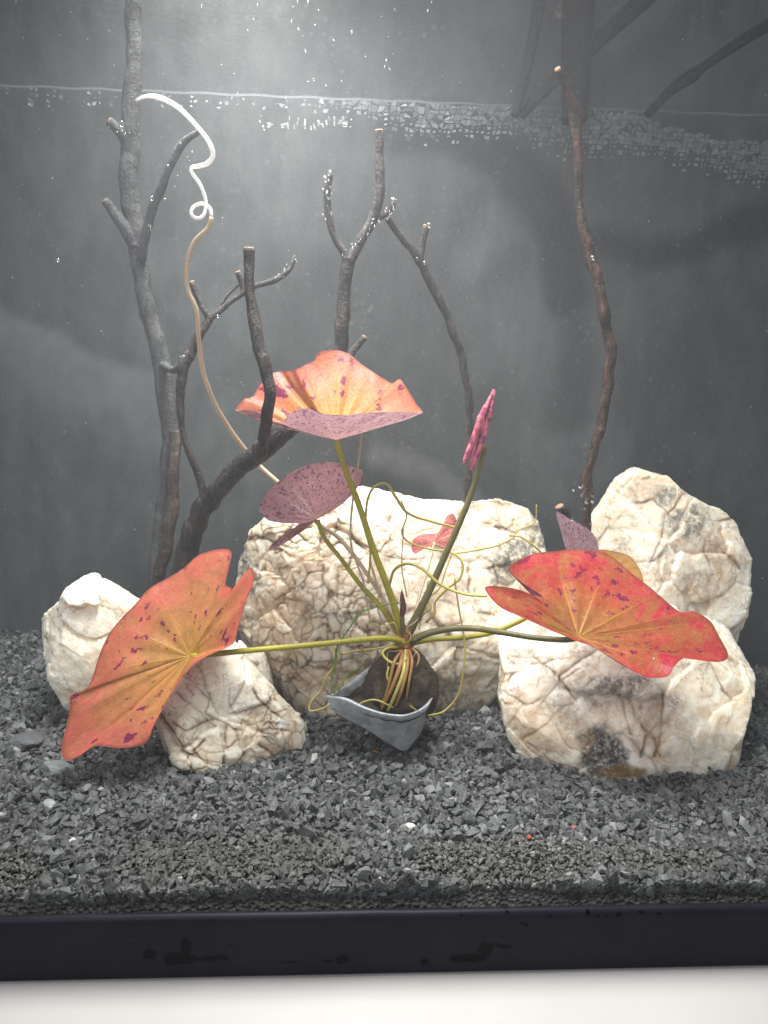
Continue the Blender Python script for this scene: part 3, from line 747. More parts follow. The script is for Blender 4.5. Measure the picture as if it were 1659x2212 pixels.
rows = [(388, 1330, 15, 27), (400, 1225, 15, 25), (412, 1170, 14.8, 24), (440, 1095, 14.5, 22), (500, 1030, 13.6, 21), (570, 965, 13.4, 21), (640, 920, 14, 19), (700, 850, 14.6, 18), (733, 775, 15, 16), (741, 690, 15, 14), (748, 610, 15, 13), (754, 555, 15, 14)]
branch('', wd, rows, WD, 1, .14, False, 16, 'main_limb', .5)
branch('', wd, [(752, 570, 15, 11), (770, 530, 15, 11), (800, 490, 15, 10), (817, 440, 15, 11), (822, 360, 15, 9), (819, 283, 15, 9)], WG, 2)
branch('', wd, [(754, 570, 15, 8), (742, 545, 15, 8), (722, 510, 15, 7), (708, 460, 15, 7), (706, 410, 15, 7), (714, 375, 15, 6)], WG, 3, cut=False)
branch('', wd, [(820, 470, 15, 6), (840, 458, 14.9, 6), (852, 436, 14.8, 5)], WG, 4, cut=False)
branch('', wd, [(563, 985, 12.6, 13), (568, 955, 11.9, 13), (577, 905, 10.4, 13), (588, 852, 10.0, 13), (573, 780, 10.2, 13), (548, 695, 10.6, 14), (542, 620, 10.8, 11), (538, 537, 10.8, 11)], WD, 5, .1)
branch('', wd, [(560, 990, 12.6, 14), (556, 968, 11.9, 12), (568, 958, 11.6, 9)], WG, 6, .2, False)
branch('', wd, [(752, 775, 15.4, 9), (768, 752, 15.6, 9), (787, 729, 15.8, 7)], WG, 7)
branch('', wd, [(444, 1095, 14.4, 9), (430, 1030, 14.3, 8), (403, 955, 14.3, 7), (390, 875, 14.3, 8), (395, 800, 14.4, 12), (415, 745, 14.5, 12), (452, 690, 14.6, 8)], WG, 8, cut=False)
branch('', wd, [(455, 694, 14.6, 7), (432, 650, 14.6, 6), (414, 610, 14.6, 6)], WG, 9)
branch('', wd, [(448, 692, 14.6, 7), (495, 655, 14.8, 6), (535, 625, 15, 6), (595, 603, 15.2, 6), (625, 580, 15.3, 5), (638, 552, 15.4, 4)], WG, 10, cut=False)
branch('', wd, [(528, 640, 15, 6), (522, 612, 15, 6), (513, 588, 14.9, 6)], WG, 11)
branch('', wd, [(470, 675, 14.8, 4), (490, 640, 15, 3), (515, 615, 15.1, 3)], WG, 12, cut=False)
branch('', wd, [(500, 1035, 13.7, 9), (490, 1010, 13.4, 8)], WD, 13, cut=False, part='knot')
tr = thing('driftwood', 'thick grey upright driftwood trunk at the back left reaching up through the water surface', 'driftwood', P(338, 1400, 19.5))
branch('', tr, [(336, 1400, 19.5, 18.5), (338, 1260, 19.5, 18.5), (348, 1150, 19.6, 19.3), (362, 1040, 19.8, 18.5), (370, 930, 20, 18.5), (358, 840, 20, 19.3), (338, 740, 20, 18.5), (312, 640, 20, 16.8), (296, 550, 20, 17.6), (283, 450, 20, 18.5), (279, 340, 20, 18.5), (287, 215, 20, 17.6), (291, 130, 20, 16.0), (288, 20, 20, 14.3), (286, -60, 20, 13.4)], WS, 20, .1, False, 18, 'trunk', .35)
branch('', tr, [(292, 535, 19.8, 12), (265, 490, 19.6, 12), (243, 455, 19.5, 10), (226, 434, 19.4, 8)], WS, 21)
branch('', tr, [(282, 320, 20, 12), (262, 285, 19.6, 10), (235, 262, 19.4, 8)], WS, 22)
branch('', tr, [(306, 560, 19.6, 10), (320, 480, 19, 9), (345, 410, 18.5, 9), (372, 350, 18.2, 8), (400, 305, 18, 7), (434, 280, 17.8, 5)], WS, 23)
branch('', tr, [(345, 1240, 19, 14), (362, 1130, 18.6, 14), (378, 1010, 18.8, 12), (378, 930, 19.2, 12)], WBR, 24, cut=False, part='bark_ridge')
branch('', tr, [(352, 790, 19.6, 9), (372, 797, 17.5, 7), (392, 788, 15.2, 8)], WS, 25, .2, False, part='branch')
th_ = thing('driftwood', 'thin grey twig with one short fork leaning down to the right behind the top leaf', 'driftwood', P(1000, 1180, 18.2))
branch('', th_, [(1000, 1180, 18.2, 8.5), (1008, 1040, 18.2, 9.3), (1014, 930, 18.2, 9.3), (1014, 860, 18, 8.5), (1004, 800, 17.8, 7.6), (978, 715, 17.4, 8.5), (944, 640, 17, 8.5), (908, 570, 16.5, 9.3), (866, 510, 15.9, 7.6), (836, 470, 15.4, 6.8)], WG, 30, cut=False, part='stem')
branch('', th_, [(904, 565, 16.5, 8), (911, 525, 16.4, 7), (921, 488, 16.3, 7)], WG, 31)
tl_ = thing('driftwood', 'long thin reddish brown branch standing alone at the right, its tip at the water surface', 'driftwood', P(1262, 1330, 15))
branch('', tl_, [(1262, 1330, 15.4, 12), (1264, 1180, 15.4, 11), (1268, 1080, 15.4, 11), (1276, 1000, 15.4, 10), (1300, 915, 15.4, 11), (1316, 830, 15.3, 12), (1318, 745, 15.2, 11), (1298, 650, 15, 11), (1280, 560, 15, 12), (1262, 490, 15, 10), (1254, 430, 15, 9), (1250, 340, 14.8, 10), (1240, 250, 14.6, 12), (1222, 195, 14.2, 7), (1205, 150, 13.5, 7)], WR, 40, .22, True, 12, 'stem')
st_ = thing('driftwood', 'short brown wood stub poking up behind the right leaf beside the curled purple leaf', 'driftwood', P(1240, 1330, 13.6))
branch('', st_, [(1245, 1340, 13.6, 11), (1238, 1200, 13.4, 11), (1224, 1125, 13.2, 11), (1209, 1094, 13.1, 11)], WD, 45, .2, part='stem')
WB = m_wood('wood_black', (.003, .005, .005), (.006, .008, .008), (.01, .012, .012), .2)
em = thing('driftwood', 'dark branching wood above the water at the top right', 'driftwood', P(1245, 200, 22.5))
branch('', em, [(1241, 262, 22.6, 26), (1243, 160, 22.8, 28), (1247, 60, 22.8, 31), (1250, -60, 22.8, 32), (1254, -240, 22.8, 30)], WB, 50, .03, False, 16, 'trunk', .0)
branch('', em, [(1112, 250, 22.2, 9), (1138, 150, 22.2, 11), (1156, 60, 22.2, 12), (1172, -40, 22.2, 13), (1190, -160, 22.2, 11)], WB, 51, .04, False, gn=.0)
branch('', em, [(1125, 250, 22.6, 10), (1200, 172, 22.4, 12), (1270, 110, 22.4, 14), (1335, 50, 22.2, 16), (1400, -10, 22, 18), (1500, -110, 21.8, 18), (1590, -190, 21.6, 16)], WB, 52, .04, False, gn=.0)
branch('', em, [(1398, 250, 22.4, 8), (1450, 195, 22.4, 10), (1500, 160, 22.4, 14), (1515, 148, 22.3, 9), (1600, 90, 22.2, 11), (1680, 40, 22, 12), (1780, -40, 21.8, 12), (1860, -90, 21.8, 9)], WB, 53, .04, False, gn=.0)

# ================================================================== METAL POT
pot = thing('metal_pot', 'bent strip of dull grey metal forming a teardrop pot round the plant bulb', 'plant pot', P(850, 1600, 10))
def rim(x, y, Y): return P(x, y, Y)
top = spline([rim(*a) for a in ((705, 1503, 9.2), (745, 1510, 8.8), (790, 1530, 8.4), (835, 1543, 8.2), (880, 1545, 8.2), (918, 1528, 8.8), (937, 1500, 9.8), (932, 1465, 11.2), (905, 1435, 12.4), (870, 1425, 12.9), (830, 1432, 12.6), (800, 1440, 12.2), (745, 1480, 10.5), (712, 1502, 9.4))], .12)
bot = spline([rim(*a) for a in ((712, 1530, 9.2), (755, 1556, 9.0), (800, 1580, 9.0), (840, 1606, 9.1), (873, 1622, 9.2), (896, 1600, 9.5), (914, 1572, 10.2), (915, 1545, 11.2), (900, 1520, 12.), (870, 1510, 12.4), (835, 1512, 12.1), (800, 1520, 11.5), (755, 1535, 10.2), (718, 1532, 9.4))], .12)
n = 150
rs = lambda a: np.stack([np.interp(np.linspace(0, len(a) - 1, n), np.arange(len(a)), a[:, k]) for k in range(3)], 1)
top, bot = rs(top), rs(bot)
cen = top.mean(0); cen[2] = 0
L = []
for k, u in enumerate(np.linspace(0, 1, 9)):
    ring = top * (1 - u) + bot * u
    L.append(ring)
inn = [r_ - np.c_[(r_ - cen)[:, :2] / np.linalg.norm((r_ - cen)[:, :2], axis=1)[:, None] * .13, np.zeros(n)] for r_ in L]
rings = L[::-1] + inn                                  # outside upwards, over the lip, inside downwards
V = np.vstack(rings); V += .025 * np.stack([fbm(V * 1.2, 2, k) for k in (1, 2, 3)], 1)
idx = np.arange(len(V)).reshape(len(rings), n)
def m_metal():
    t = NT('dull_metal'); v = t.coord()
    nz = t.noise(v, 1.4, 6, .7, .5)
    c = t.mix(t.ramp(nz, [(.35, 0.), (.65, 1.)]), (.34, .37, .4), (.62, .65, .68))
    c = t.mix(t.ramp(t.noise(v, 9, 4, .7), [(.58, 0.), (.66, .6)]), c, (.5, .52, .53))
    rg = t.ramp(nz, [(.3, .32), (.7, .6)])
    return t.done(t.bsdf(c, rg, t.bump(t.noise(v, 6, 4, .65), .35, .001), Metallic=.35))
link('metal_strip', V, grid_faces(idx), m_metal(), pot)

m_soil = m_plain('pot_soil', (.03, .022, .015), .8, .6, 5, 1.)
ctr_ = top.mean(0); V = [ctr_ - np.array([0, 0, .35])]; Fs = []
for i in range(1, 13):
    u = i / 12; V += list(ctr_ + (top - ctr_) * np.array([u * .955, u * .955, u]) - np.array([0, 0, .38]))
V = np.array(V); V[:, 2] += .14 * fbm(V * 2.5, 3, 4)
Fs = [(0, 1 + k, 1 + (k + 1) % n) for k in range(n)]
for i in range(11):
    a = 1 + i * n + np.arange(n); Fs += [tuple(x) for x in np.stack([a, a + n, np.roll(a + n, -1), np.roll(a, -1)], 1).tolist()]
link('soil', V, Fs, m_soil, pot)

# ================================================================== PLANT
PL = thing('water_lily_plant', 'red spotted water lily plant growing from a dark bulb in the metal pot', 'aquatic plant', P(868, 1500, 10.6))
def bulb():
    N_ = 70; a, b = np.meshgrid(np.linspace(0, 2 * np.pi, N_, endpoint=False), np.linspace(0, np.pi, 46))
    n = np.stack([(np.cos(a) * np.sin(b)).ravel(), (np.sin(a) * np.sin(b)).ravel(), np.cos(b).ravel()], 1)
    top_, bt = P(868, 1392, 10.6), P(868, 1560, 10.4)
    c = (top_ + bt) / 2; hh = (top_[2] - bt[2]) / 2
    pr = 1 - .28 * np.clip(n[:, 2], -.2, 1)
    p = c + n * np.array([1.8, 1.7, hh]) * np.c_[pr, pr, np.ones(len(n))]
    p += n * (.3 * fbm(p * np.array([1.6, 1.6, .8]), 4, 3) + .07 * fbm(p * 6, 3, 8))[:, None]
    idx = np.arange(len(p)).reshape(a.shape); idx = np.hstack([idx, idx[:, :1]])
    return p, grid_faces(idx)
def m_bulb():
    t = NT('bulb_skin'); v = t.coord()
    c = t.ramp(t.noise(v, 1.7, 6, .7, .5), [(.33, (.018, .012, .008)), (.5, (.05, .033, .018)), (.62, (.11, .08, .045)), (.75, (.03, .035, .015))])
    return t.done(t.bsdf(c, .5, t.bump(t.noise(v, 6, 5, .7), 1., .0025)))
link('bulb', *bulb(), m_bulb(), PL)

ORANGE = dict(inner=(.62, .34, .06), outer=(.74, .29, .11), rim=(.74, .15, .12), under=(.26, .12, .13))
ML1 = m_leaf('leaf_orange', **ORANGE, blot=.6, thresh=.675, sscale=1.25)
ML2 = m_leaf('leaf_gold', inner=(.74, .42, .04), outer=(.7, .28, .07), rim=(.72, .17, .12), under=(.2, .12, .13), blot=.45, thresh=.64, sscale=1.0, tr=.55)
ML6 = m_leaf('leaf_red', inner=(.34, .19, .045), outer=(.52, .095, .05), rim=(.58, .03, .07), under=(.2, .06, .1), blot=.6, thresh=.645, sscale=1.3)
MLP = m_leaf('leaf_purple', inner=(.34, .16, .17), outer=(.34, .16, .18), rim=(.3, .12, .15), under=(.33, .17, .185), blot=.0, tr=.3)
MLV = m_leaf('leaf_mauve', inner=(.5, .3, .34), outer=(.5, .3, .34), rim=(.45, .25, .3), under=(.55, .36, .41), blot=.0, tr=.3)
MLS = m_leaf('leaf_pink', inner=(.6, .2, .15), outer=(.6, .2, .17), rim=(.6, .14, .13), under=(.5, .17, .15), blot=.1, tr=.4, thresh=.66)
MLT = m_leaf('leaf_tan', inner=(.55, .33, .1), outer=(.6, .38, .14), rim=(.55, .3, .1), under=(.4, .25, .12), blot=.2, tr=.4, thresh=.7)

def leaf(outline, centre, mat, cup=0., label=None, wave=.05, seed=0, flip=False, rings=46, creases=(), start=0):
    """outline rows (x, y, depth) as seen, centre = where the stalk joins"""
    c = P(*centre)
    o = np.array([P(*a) for a in outline])
    d = []
    m = len(o)
    for k in range(m):                                  # closed Catmull-Rom
        a, b, e, f = o[k - 1], o[k], o[(k + 1) % m], o[(k + 2) % m]
        nn = max(3, int(np.linalg.norm(e - b) / .09))
        t = (np.arange(nn) / nn)[:, None]
        cr = .5 * (2 * b + (e - a) * t + (2 * a - 5 * b + 4 * e - f) * t ** 2 + (3 * b - a - 3 * e + f) * t ** 3)
        d.append(.85 * cr + .15 * (b + (e - b) * t))
    o = np.vstack(d); m = len(o)
    nrm = np.cross(o - c, np.roll(o, -1, 0) - c).sum(0); nrm /= np.linalg.norm(nrm)
    if nrm[2] < 0: nrm = -nrm
    arc = np.concatenate([[0], np.cumsum(np.linalg.norm(np.diff(o, axis=0), axis=1))]); th = arc / arc[-1] * .93 + .03
    R = np.linalg.norm(o - c, axis=1); Rm = R.max()
    V, lr, lc, lth = [c], [0.], [(0, 0, 0)], [0.]
    for i in range(1, rings + 1):
        t = i / rings
        rr = t
        p = c + (o - c) * rr
        bend = cup * 4 * t * (1 - t) * (R / Rm)
        w_ = wave * t ** 1.6 * R * np.sin(th * 2 * np.pi * 9 + seed + 1.5 * np.sin(th * 31)) * (t < 1.01) * .35
        rid = .012 * R * np.cos(th * 2 * np.pi * 17) * t * (1 - t) * 2
        ns = fbm(np.c_[th * 9, np.full(m, t * 2.2), np.full(m, seed)], 3, seed) * wave * 1.6 * t * np.sqrt(R)
        # the outline as seen stays put: the rim only moves in depth
        k = 1 - t ** 6
        p = p + nrm * ((bend * -1 + rid) + (w_ + ns) * k)[:, None]
        p[:, 1] += (w_ + ns) * (1 - k) * .6
        V.append(p); lr += [t] * m; lth += list(th * 14)
        ang = th * 2 * np.pi
        lc += list(np.c_[np.cos(ang) * t * R / 2.2, np.sin(ang) * t * R / 2.2, np.full(m, seed * 3.3)])
    V = np.vstack(V)
    Fs = [(0, 1 + k, 1 + (k + 1) % m) for k in range(m)]
    for i in range(1, rings):
        a = 1 + (i - 1) * m + np.arange(m); b = a + m
        Fs += [tuple(x) for x in np.stack([a, b, np.roll(b, -1), np.roll(a, -1)], 1).tolist()]
    # front of the sheet is its upper side
    fsum = sum(np.cross(V[f[1]] - V[f[0]], V[f[2]] - V[f[0]]) for f in Fs[:m])
    if (fsum[2] < 0) != flip: Fs = [tuple(reversed(f)) for f in Fs]
    ob = link('leaf', V, Fs, mat, PL, attrs={'lr': np.array(lr), 'lc': np.array(lc), 'lth': np.array(lth)})
    if label: ob['label'] = label
    return ob

L1 = leaf([(500, 1273, 10.4), (487, 1262, 10.8), (494, 1228, 11.2), (500, 1200, 11.5), (494, 1188, 11.7), (469, 1188, 11.8), (427, 1201, 11.8), (397, 1227, 11.6), (359, 1250, 11.2), (321, 1273, 10.8), (291, 1306, 10.3), (260, 1338, 9.8), (234, 1372, 9.3), (215, 1414, 8.8), (199, 1464, 8.3), (184, 1490, 8.0), (156, 1500, 7.9), (150, 1536, 7.5), (138, 1589, 7.0), (134, 1623, 6.7), (146, 1640, 6.5), (173, 1631, 6.6), (207, 1610, 6.8), (260, 1616, 6.8), (313, 1608, 6.8), (329, 1574, 7.1), (355, 1524, 7.4), (386, 1475, 7.8), (420, 1434, 8.1), (458, 1412, 8.3), (503, 1391, 8.4), (515, 1357, 8.6), (530, 1304, 8.9), (549, 1251, 9.3), (543, 1227, 9.6), (522, 1247, 9.8), (503, 1275, 9.9), (478, 1310, 10.0)],
          (410, 1418, 9.6), ML1, -.1, 'big orange leaf facing the viewer at the left', .07, 1)
L2 = leaf([(509, 886, 12.4), (526, 863, 12.6), (545, 857, 12.8), (561, 832, 13.1), (585, 808, 13.3), (609, 802, 13.4), (636, 799, 12.6), (660, 788, 12.9), (679, 778, 13.1), (687, 762, 13.3), (706, 757, 13.4), (731, 757, 13.5), (755, 765, 13.4), (779, 785, 13.2), (808, 805, 12.9), (832, 820, 12.5), (847, 828, 12.2), (864, 819, 12), (880, 841, 11.6), (898, 871, 11), (913, 892, 10.4), (875, 889, 9.6), (832, 890, 9.0), (794, 892, 8.6), (749, 896, 8.3), (719, 896, 8.2), (689, 891, 8.3), (663, 882, 8.5), (638, 886, 9.3), (621, 898, 10.0), (612, 911, 10.6), (591, 911, 11.2), (570, 902, 11.6), (557, 888, 11.9), (532, 885, 12.2)],
          (726, 950, 10.6), ML2, .12, 'glowing orange top leaf shaped like a shallow funnel', .05, 2)
L3 = leaf([(784, 1017, 12.6), (779, 1041, 12.3), (764, 1064, 12.1), (740, 1088, 11.9), (713, 1103, 11.8), (694, 1116, 11.8), (668, 1128, 11.9), (645, 1145, 11.7), (615, 1173, 11.5), (590, 1187, 11.4), (581, 1183, 11.4), (597, 1166, 11.5), (621, 1149, 11.7), (645, 1131, 11.9), (609, 1130, 12.1), (579, 1124, 12.4), (561, 1106, 12.7), (563, 1088, 13), (579, 1061, 13.4), (606, 1036, 13.8), (633, 1018, 14), (669, 1004, 14), (704, 998, 13.9), (734, 1000, 13.6), (764, 1010, 13.1)],
          (686, 1121, 12.1), MLP, .1, 'dull purple leaf seen from below', .03, 3, flip=True)
L4 = leaf([(979, 1110, 15.1), (989, 1132, 15), (981, 1162, 14.6), (964, 1183, 14.4), (945, 1176, 14.3), (925, 1178, 14.2), (899, 1197, 14.1), (889, 1186, 14.2), (894, 1164, 14.4), (914, 1154, 14.7), (944, 1151, 14.9), (957, 1132, 15), (966, 1114, 15.1)],
          (938, 1170, 14.4), MLS, .04, 'small pink leaf in front of the largest rock', .02, 4, rings=20, flip=True)
L6 = leaf([(1238, 1362, 7.90), (1226, 1340, 8.30), (1198, 1311, 8.60), (1166, 1283, 8.80), (1125, 1256, 9.00), (1103, 1236, 9.20), (1097, 1226, 9.30), (1121, 1209, 9.70), (1161, 1195, 10.10), (1214, 1189, 10.40), (1263, 1189, 10.50), (1303, 1193, 10.50), (1331, 1209, 10.30), (1364, 1238, 9.90), (1392, 1259, 9.60), (1421, 1283, 9.20), (1453, 1311, 8.80), (1473, 1323, 8.60), (1501, 1320, 8.60), (1534, 1342, 8.30), (1554, 1376, 7.80), (1572, 1408, 7.40), (1570, 1425, 7.10), (1550, 1430, 6.90), (1505, 1425, 6.60), (1475, 1421, 6.40), (1455, 1437, 6.00), (1441, 1460, 5.70), (1400, 1464, 5.60), (1372, 1451, 5.70), (1331, 1426, 6.00), (1295, 1406, 6.40), (1268, 1392, 6.80), (1246, 1385, 7.00), (1190, 1362, 6.80), (1129, 1335, 6.80), (1089, 1317, 6.80), (1066, 1299, 6.90), (1048, 1270, 7.30), (1081, 1266, 7.60), (1121, 1273, 7.80), (1157, 1289, 7.90), (1186, 1315, 7.90), (1210, 1340, 7.90), (1232, 1360, 7.80)],
          (1250, 1376, 7.50), ML6, .1, 'large red and bronze leaf spreading over the right rock', .06, 5)
L7 = leaf([(1202, 1105, 12), (1230, 1121, 12.2), (1263, 1137, 12.5), (1287, 1162, 12.8), (1293, 1200, 12.9), (1262, 1225, 12.6), (1232, 1215, 12.3), (1222, 1185, 12.1), (1212, 1149, 12)],
          (1255, 1215, 12.6), MLV, .15, 'curled purple leaf edge behind the right leaf', .02, 6, rings=20, flip=True)
L8 = leaf([(1285, 1192, 13), (1331, 1192, 13.3), (1360, 1202, 13.3), (1380, 1226, 13.1), (1390, 1255, 12.8), (1385, 1290, 12.4), (1330, 1300, 12.2), (1280, 1260, 12.4)],
          (1290, 1262, 12.4), MLT, .05, 'tan leaf lobe behind the right leaf', .02, 7, rings=20)

SG = m_stalk('stalk_green', (.4, .36, .04), (.55, .5, .06)); SO = m_stalk('stalk_olive', (.17, .15, .06), (.22, .2, .08), (.08, .06, .03))
SY = m_stalk('root_yellow', (.62, .55, .16), (.5, .4, .12), (.3, .2, .05)); SP = m_stalk('stalk_pale', (.66, .52, .38), (.7, .58, .42), (.5, .35, .25))
SB = m_stalk('root_brown', (.4, .2, .07), (.48, .3, .09), (.2, .08, .03)); SW = m_stalk('tendril_lit', (.95, .95, .93), (.97, .97, .96), (.85, .82, .7), .4)  # tendril's upper end: lamp glow put into the colour as white
def stalk(rows, mat, R=7, part='stalk', parent=PL, seg=10, step=.2, label=None):
    o = link(part, *tube(pix(rows, R), seg, step, .02, 3), mat, parent)
    if label: o['label'] = label
    return o
stalk([(880, 1388, 10.2), (840, 1379, 9.9), (790, 1381, 9.7), (740, 1386, 9.5), (640, 1396, 9.2), (540, 1405, 9.1), (470, 1412, 9.2), (414, 1418, 9.5)], SG, 6.6)
stalk([(868, 1372, 10.6, 10), (858, 1330, 10.6, 9), (838, 1270, 10.6, 8), (806, 1185, 10.6, 7.5), (775, 1090, 10.6, 7), (748, 1020, 10.6, 6.5), (727, 953, 10.6, 7)], SG)
stalk([(862, 1375, 10.8, 7), (830, 1320, 11, 6), (780, 1265, 11.3, 5.5), (735, 1205, 11.7, 5), (700, 1160, 12, 5), (686, 1123, 12.1, 5)], SG)
stalk([(880, 1372, 10.4, 11), (896, 1340, 10.4, 10), (925, 1282, 10.4, 8.5), (966, 1190, 10.4, 7.5), (1005, 1100, 10.4, 7), (1030, 1030, 10.4, 6), (1047, 965, 10.4, 5.5)], SO)
stalk([(885, 1385, 10.2, 9), (925, 1368, 10, 8), (975, 1358, 9.8, 7.5), (1030, 1358, 9.7, 7.2), (1090, 1367, 8.9, 7), (1160, 1378, 8.3, 6.8), (1225, 1382, 7.75, 6.8), (1250, 1377, 7.55, 6)], SO)
stalk([(885, 1390, 10.6, 7), (935, 1381, 10.7, 6), (1000, 1377, 10.9, 6), (1060, 1367, 11.2, 6), (1115, 1345, 11.6, 6), (1180, 1310, 12, 6), (1270, 1262, 12.4, 5)], SG)
stalk([(895, 1350, 11.5, 3.5), (905, 1290, 12.5, 3.5), (925, 1225, 13.6, 3.5), (938, 1172, 14.4, 3.5)], SP)
stalk([(870, 1375, 10.2, 6), (869, 1340, 10.1, 5.5), (868, 1322, 10.1, 5)], SO)
# unopened spear leaf
v, f = tube(pix([(868, 1330, 10.1, 5.5), (871, 1312, 10.1, 7), (869, 1292, 10.1, 5.5), (868, 1274, 10.1, 1.2)]), 10, .08, .12, 4)
o = link('spear_leaf', v, f, m_plain('spear_brown', (.11, .04, .03), .5, .4, 12), PL)
# furled young leaf: two rolled halves, knobbly
def m_furl():
    t = NT('furled_pink'); v = t.coord((100, 100, 30)); v2 = t.coord()
    c = t.ramp(t.noise(v, 5, 4, .6), [(.35, (.28, .05, .11)), (.5, (.56, .13, .18)), (.7, (.7, .28, .27))])
    c = t.mix(t.ramp(t.noise(v2, 3.6, 3, .6), [(.5, 0.), (.6, .8)]), c, (.2, .04, .15))
    return t.done(t.bsdf(c, .5, t.bump(t.noise(v, 9, 3), .6, .001)))
MF = m_furl()
for rows, sd in (([(1018, 1016, 10.2, 4), (1024, 995, 10.2, 8), (1036, 960, 10.2, 9), (1050, 915, 10.2, 8.5), (1062, 875, 10.2, 6), (1069, 842, 10.2, 2.5)], 1),
                 ([(1002, 1003, 10.0, 4), (1010, 982, 10.0, 7), (1025, 945, 10.0, 8), (1040, 900, 10.0, 7), (1056, 865, 10.1, 4.5), (1066, 842, 10.2, 2)], 2)):
    q = spline(pix(rows), .05); k = np.arange(len(q)); q[:, 3] *= 1 + .22 * fbm(np.c_[k * .16, k * 0, k * 0 + sd], 3, sd)
    v, f = tube(q, 16, .5, .14, sd, nscale=3); link('furled_leaf', v, f, MF, PL)
# crown of the plant, where all the stalks meet
v1 = tube(pix([(872, 1420, 10.5, 15), (872, 1398, 10.4, 21), (873, 1378, 10.4, 20), (874, 1352, 10.4, 9)]), 16, .1, .28, 3)
t = NT('crown_brown'); v = t.coord()
c = t.ramp(t.noise(v, 2.6, 5, .7), [(.35, (.2, .07, .025)), (.55, (.42, .2, .06)), (.75, (.5, .36, .1))])
link('crown', *v1, t.done(t.bsdf(c, .6, t.bump(t.noise(v, 9, 4, .7), 1., .002))), PL)
# long pale runner curling up to the surface
thinner = lambda rows: pix([(a, b, c, d * .74) for a, b, c, d in rows])
thin = lambda rows: pix([(a, b, c, d * .86) for a, b, c, d in rows])
link('tendril', *tube(thin([(862, 1372, 10.9, 4), (835, 1310, 11.4, 5), (790, 1235, 12.5, 5.5), (735, 1165, 13.6, 5.5), (680, 1125, 14.4, 5.5), (620, 1060, 15.2, 6), (562, 1008, 15.6, 6), (530, 972, 15, 6), (495, 925, 14.2, 6), (462, 868, 13.2, 5.6), (438, 800, 12.2, 5.6), (429, 730, 11.4, 5.4), (424, 670, 11, 5.4), (405, 625, 10.7, 5.2), (404, 570, 10.5, 5.2), (420, 522, 10.4, 5.2), (448, 494, 10.3, 5.2), (457, 468, 10.2, 5)]), 12, .14, .02, 3), SP, PL)
link('tendril', *tube(thinner([(457, 468, 10.2, 5), (453, 449, 10.2, 5), (436, 440, 10.1, 5), (418, 447, 9.9, 5), (413, 461, 9.8, 5), (423, 471, 9.8, 5), (437, 468, 9.9, 5), (444, 452, 10.0, 5), (444, 430, 10, 4.8), (432, 398, 9.9, 5), (416, 375, 9.8, 5.2), (414, 362, 9.7, 5.5), (430, 359, 9.6, 6), (449, 352, 9.5, 6.5), (460, 335, 9.4, 6.6), (452, 308, 9.2, 6.4), (425, 272, 9, 6.2), (385, 232, 8.8, 6.6), (345, 211, 8.6, 6.8), (315, 208, 8.5, 5), (293, 217, 8.4, 3)]), 12, .08, .02, 4), SW, PL)
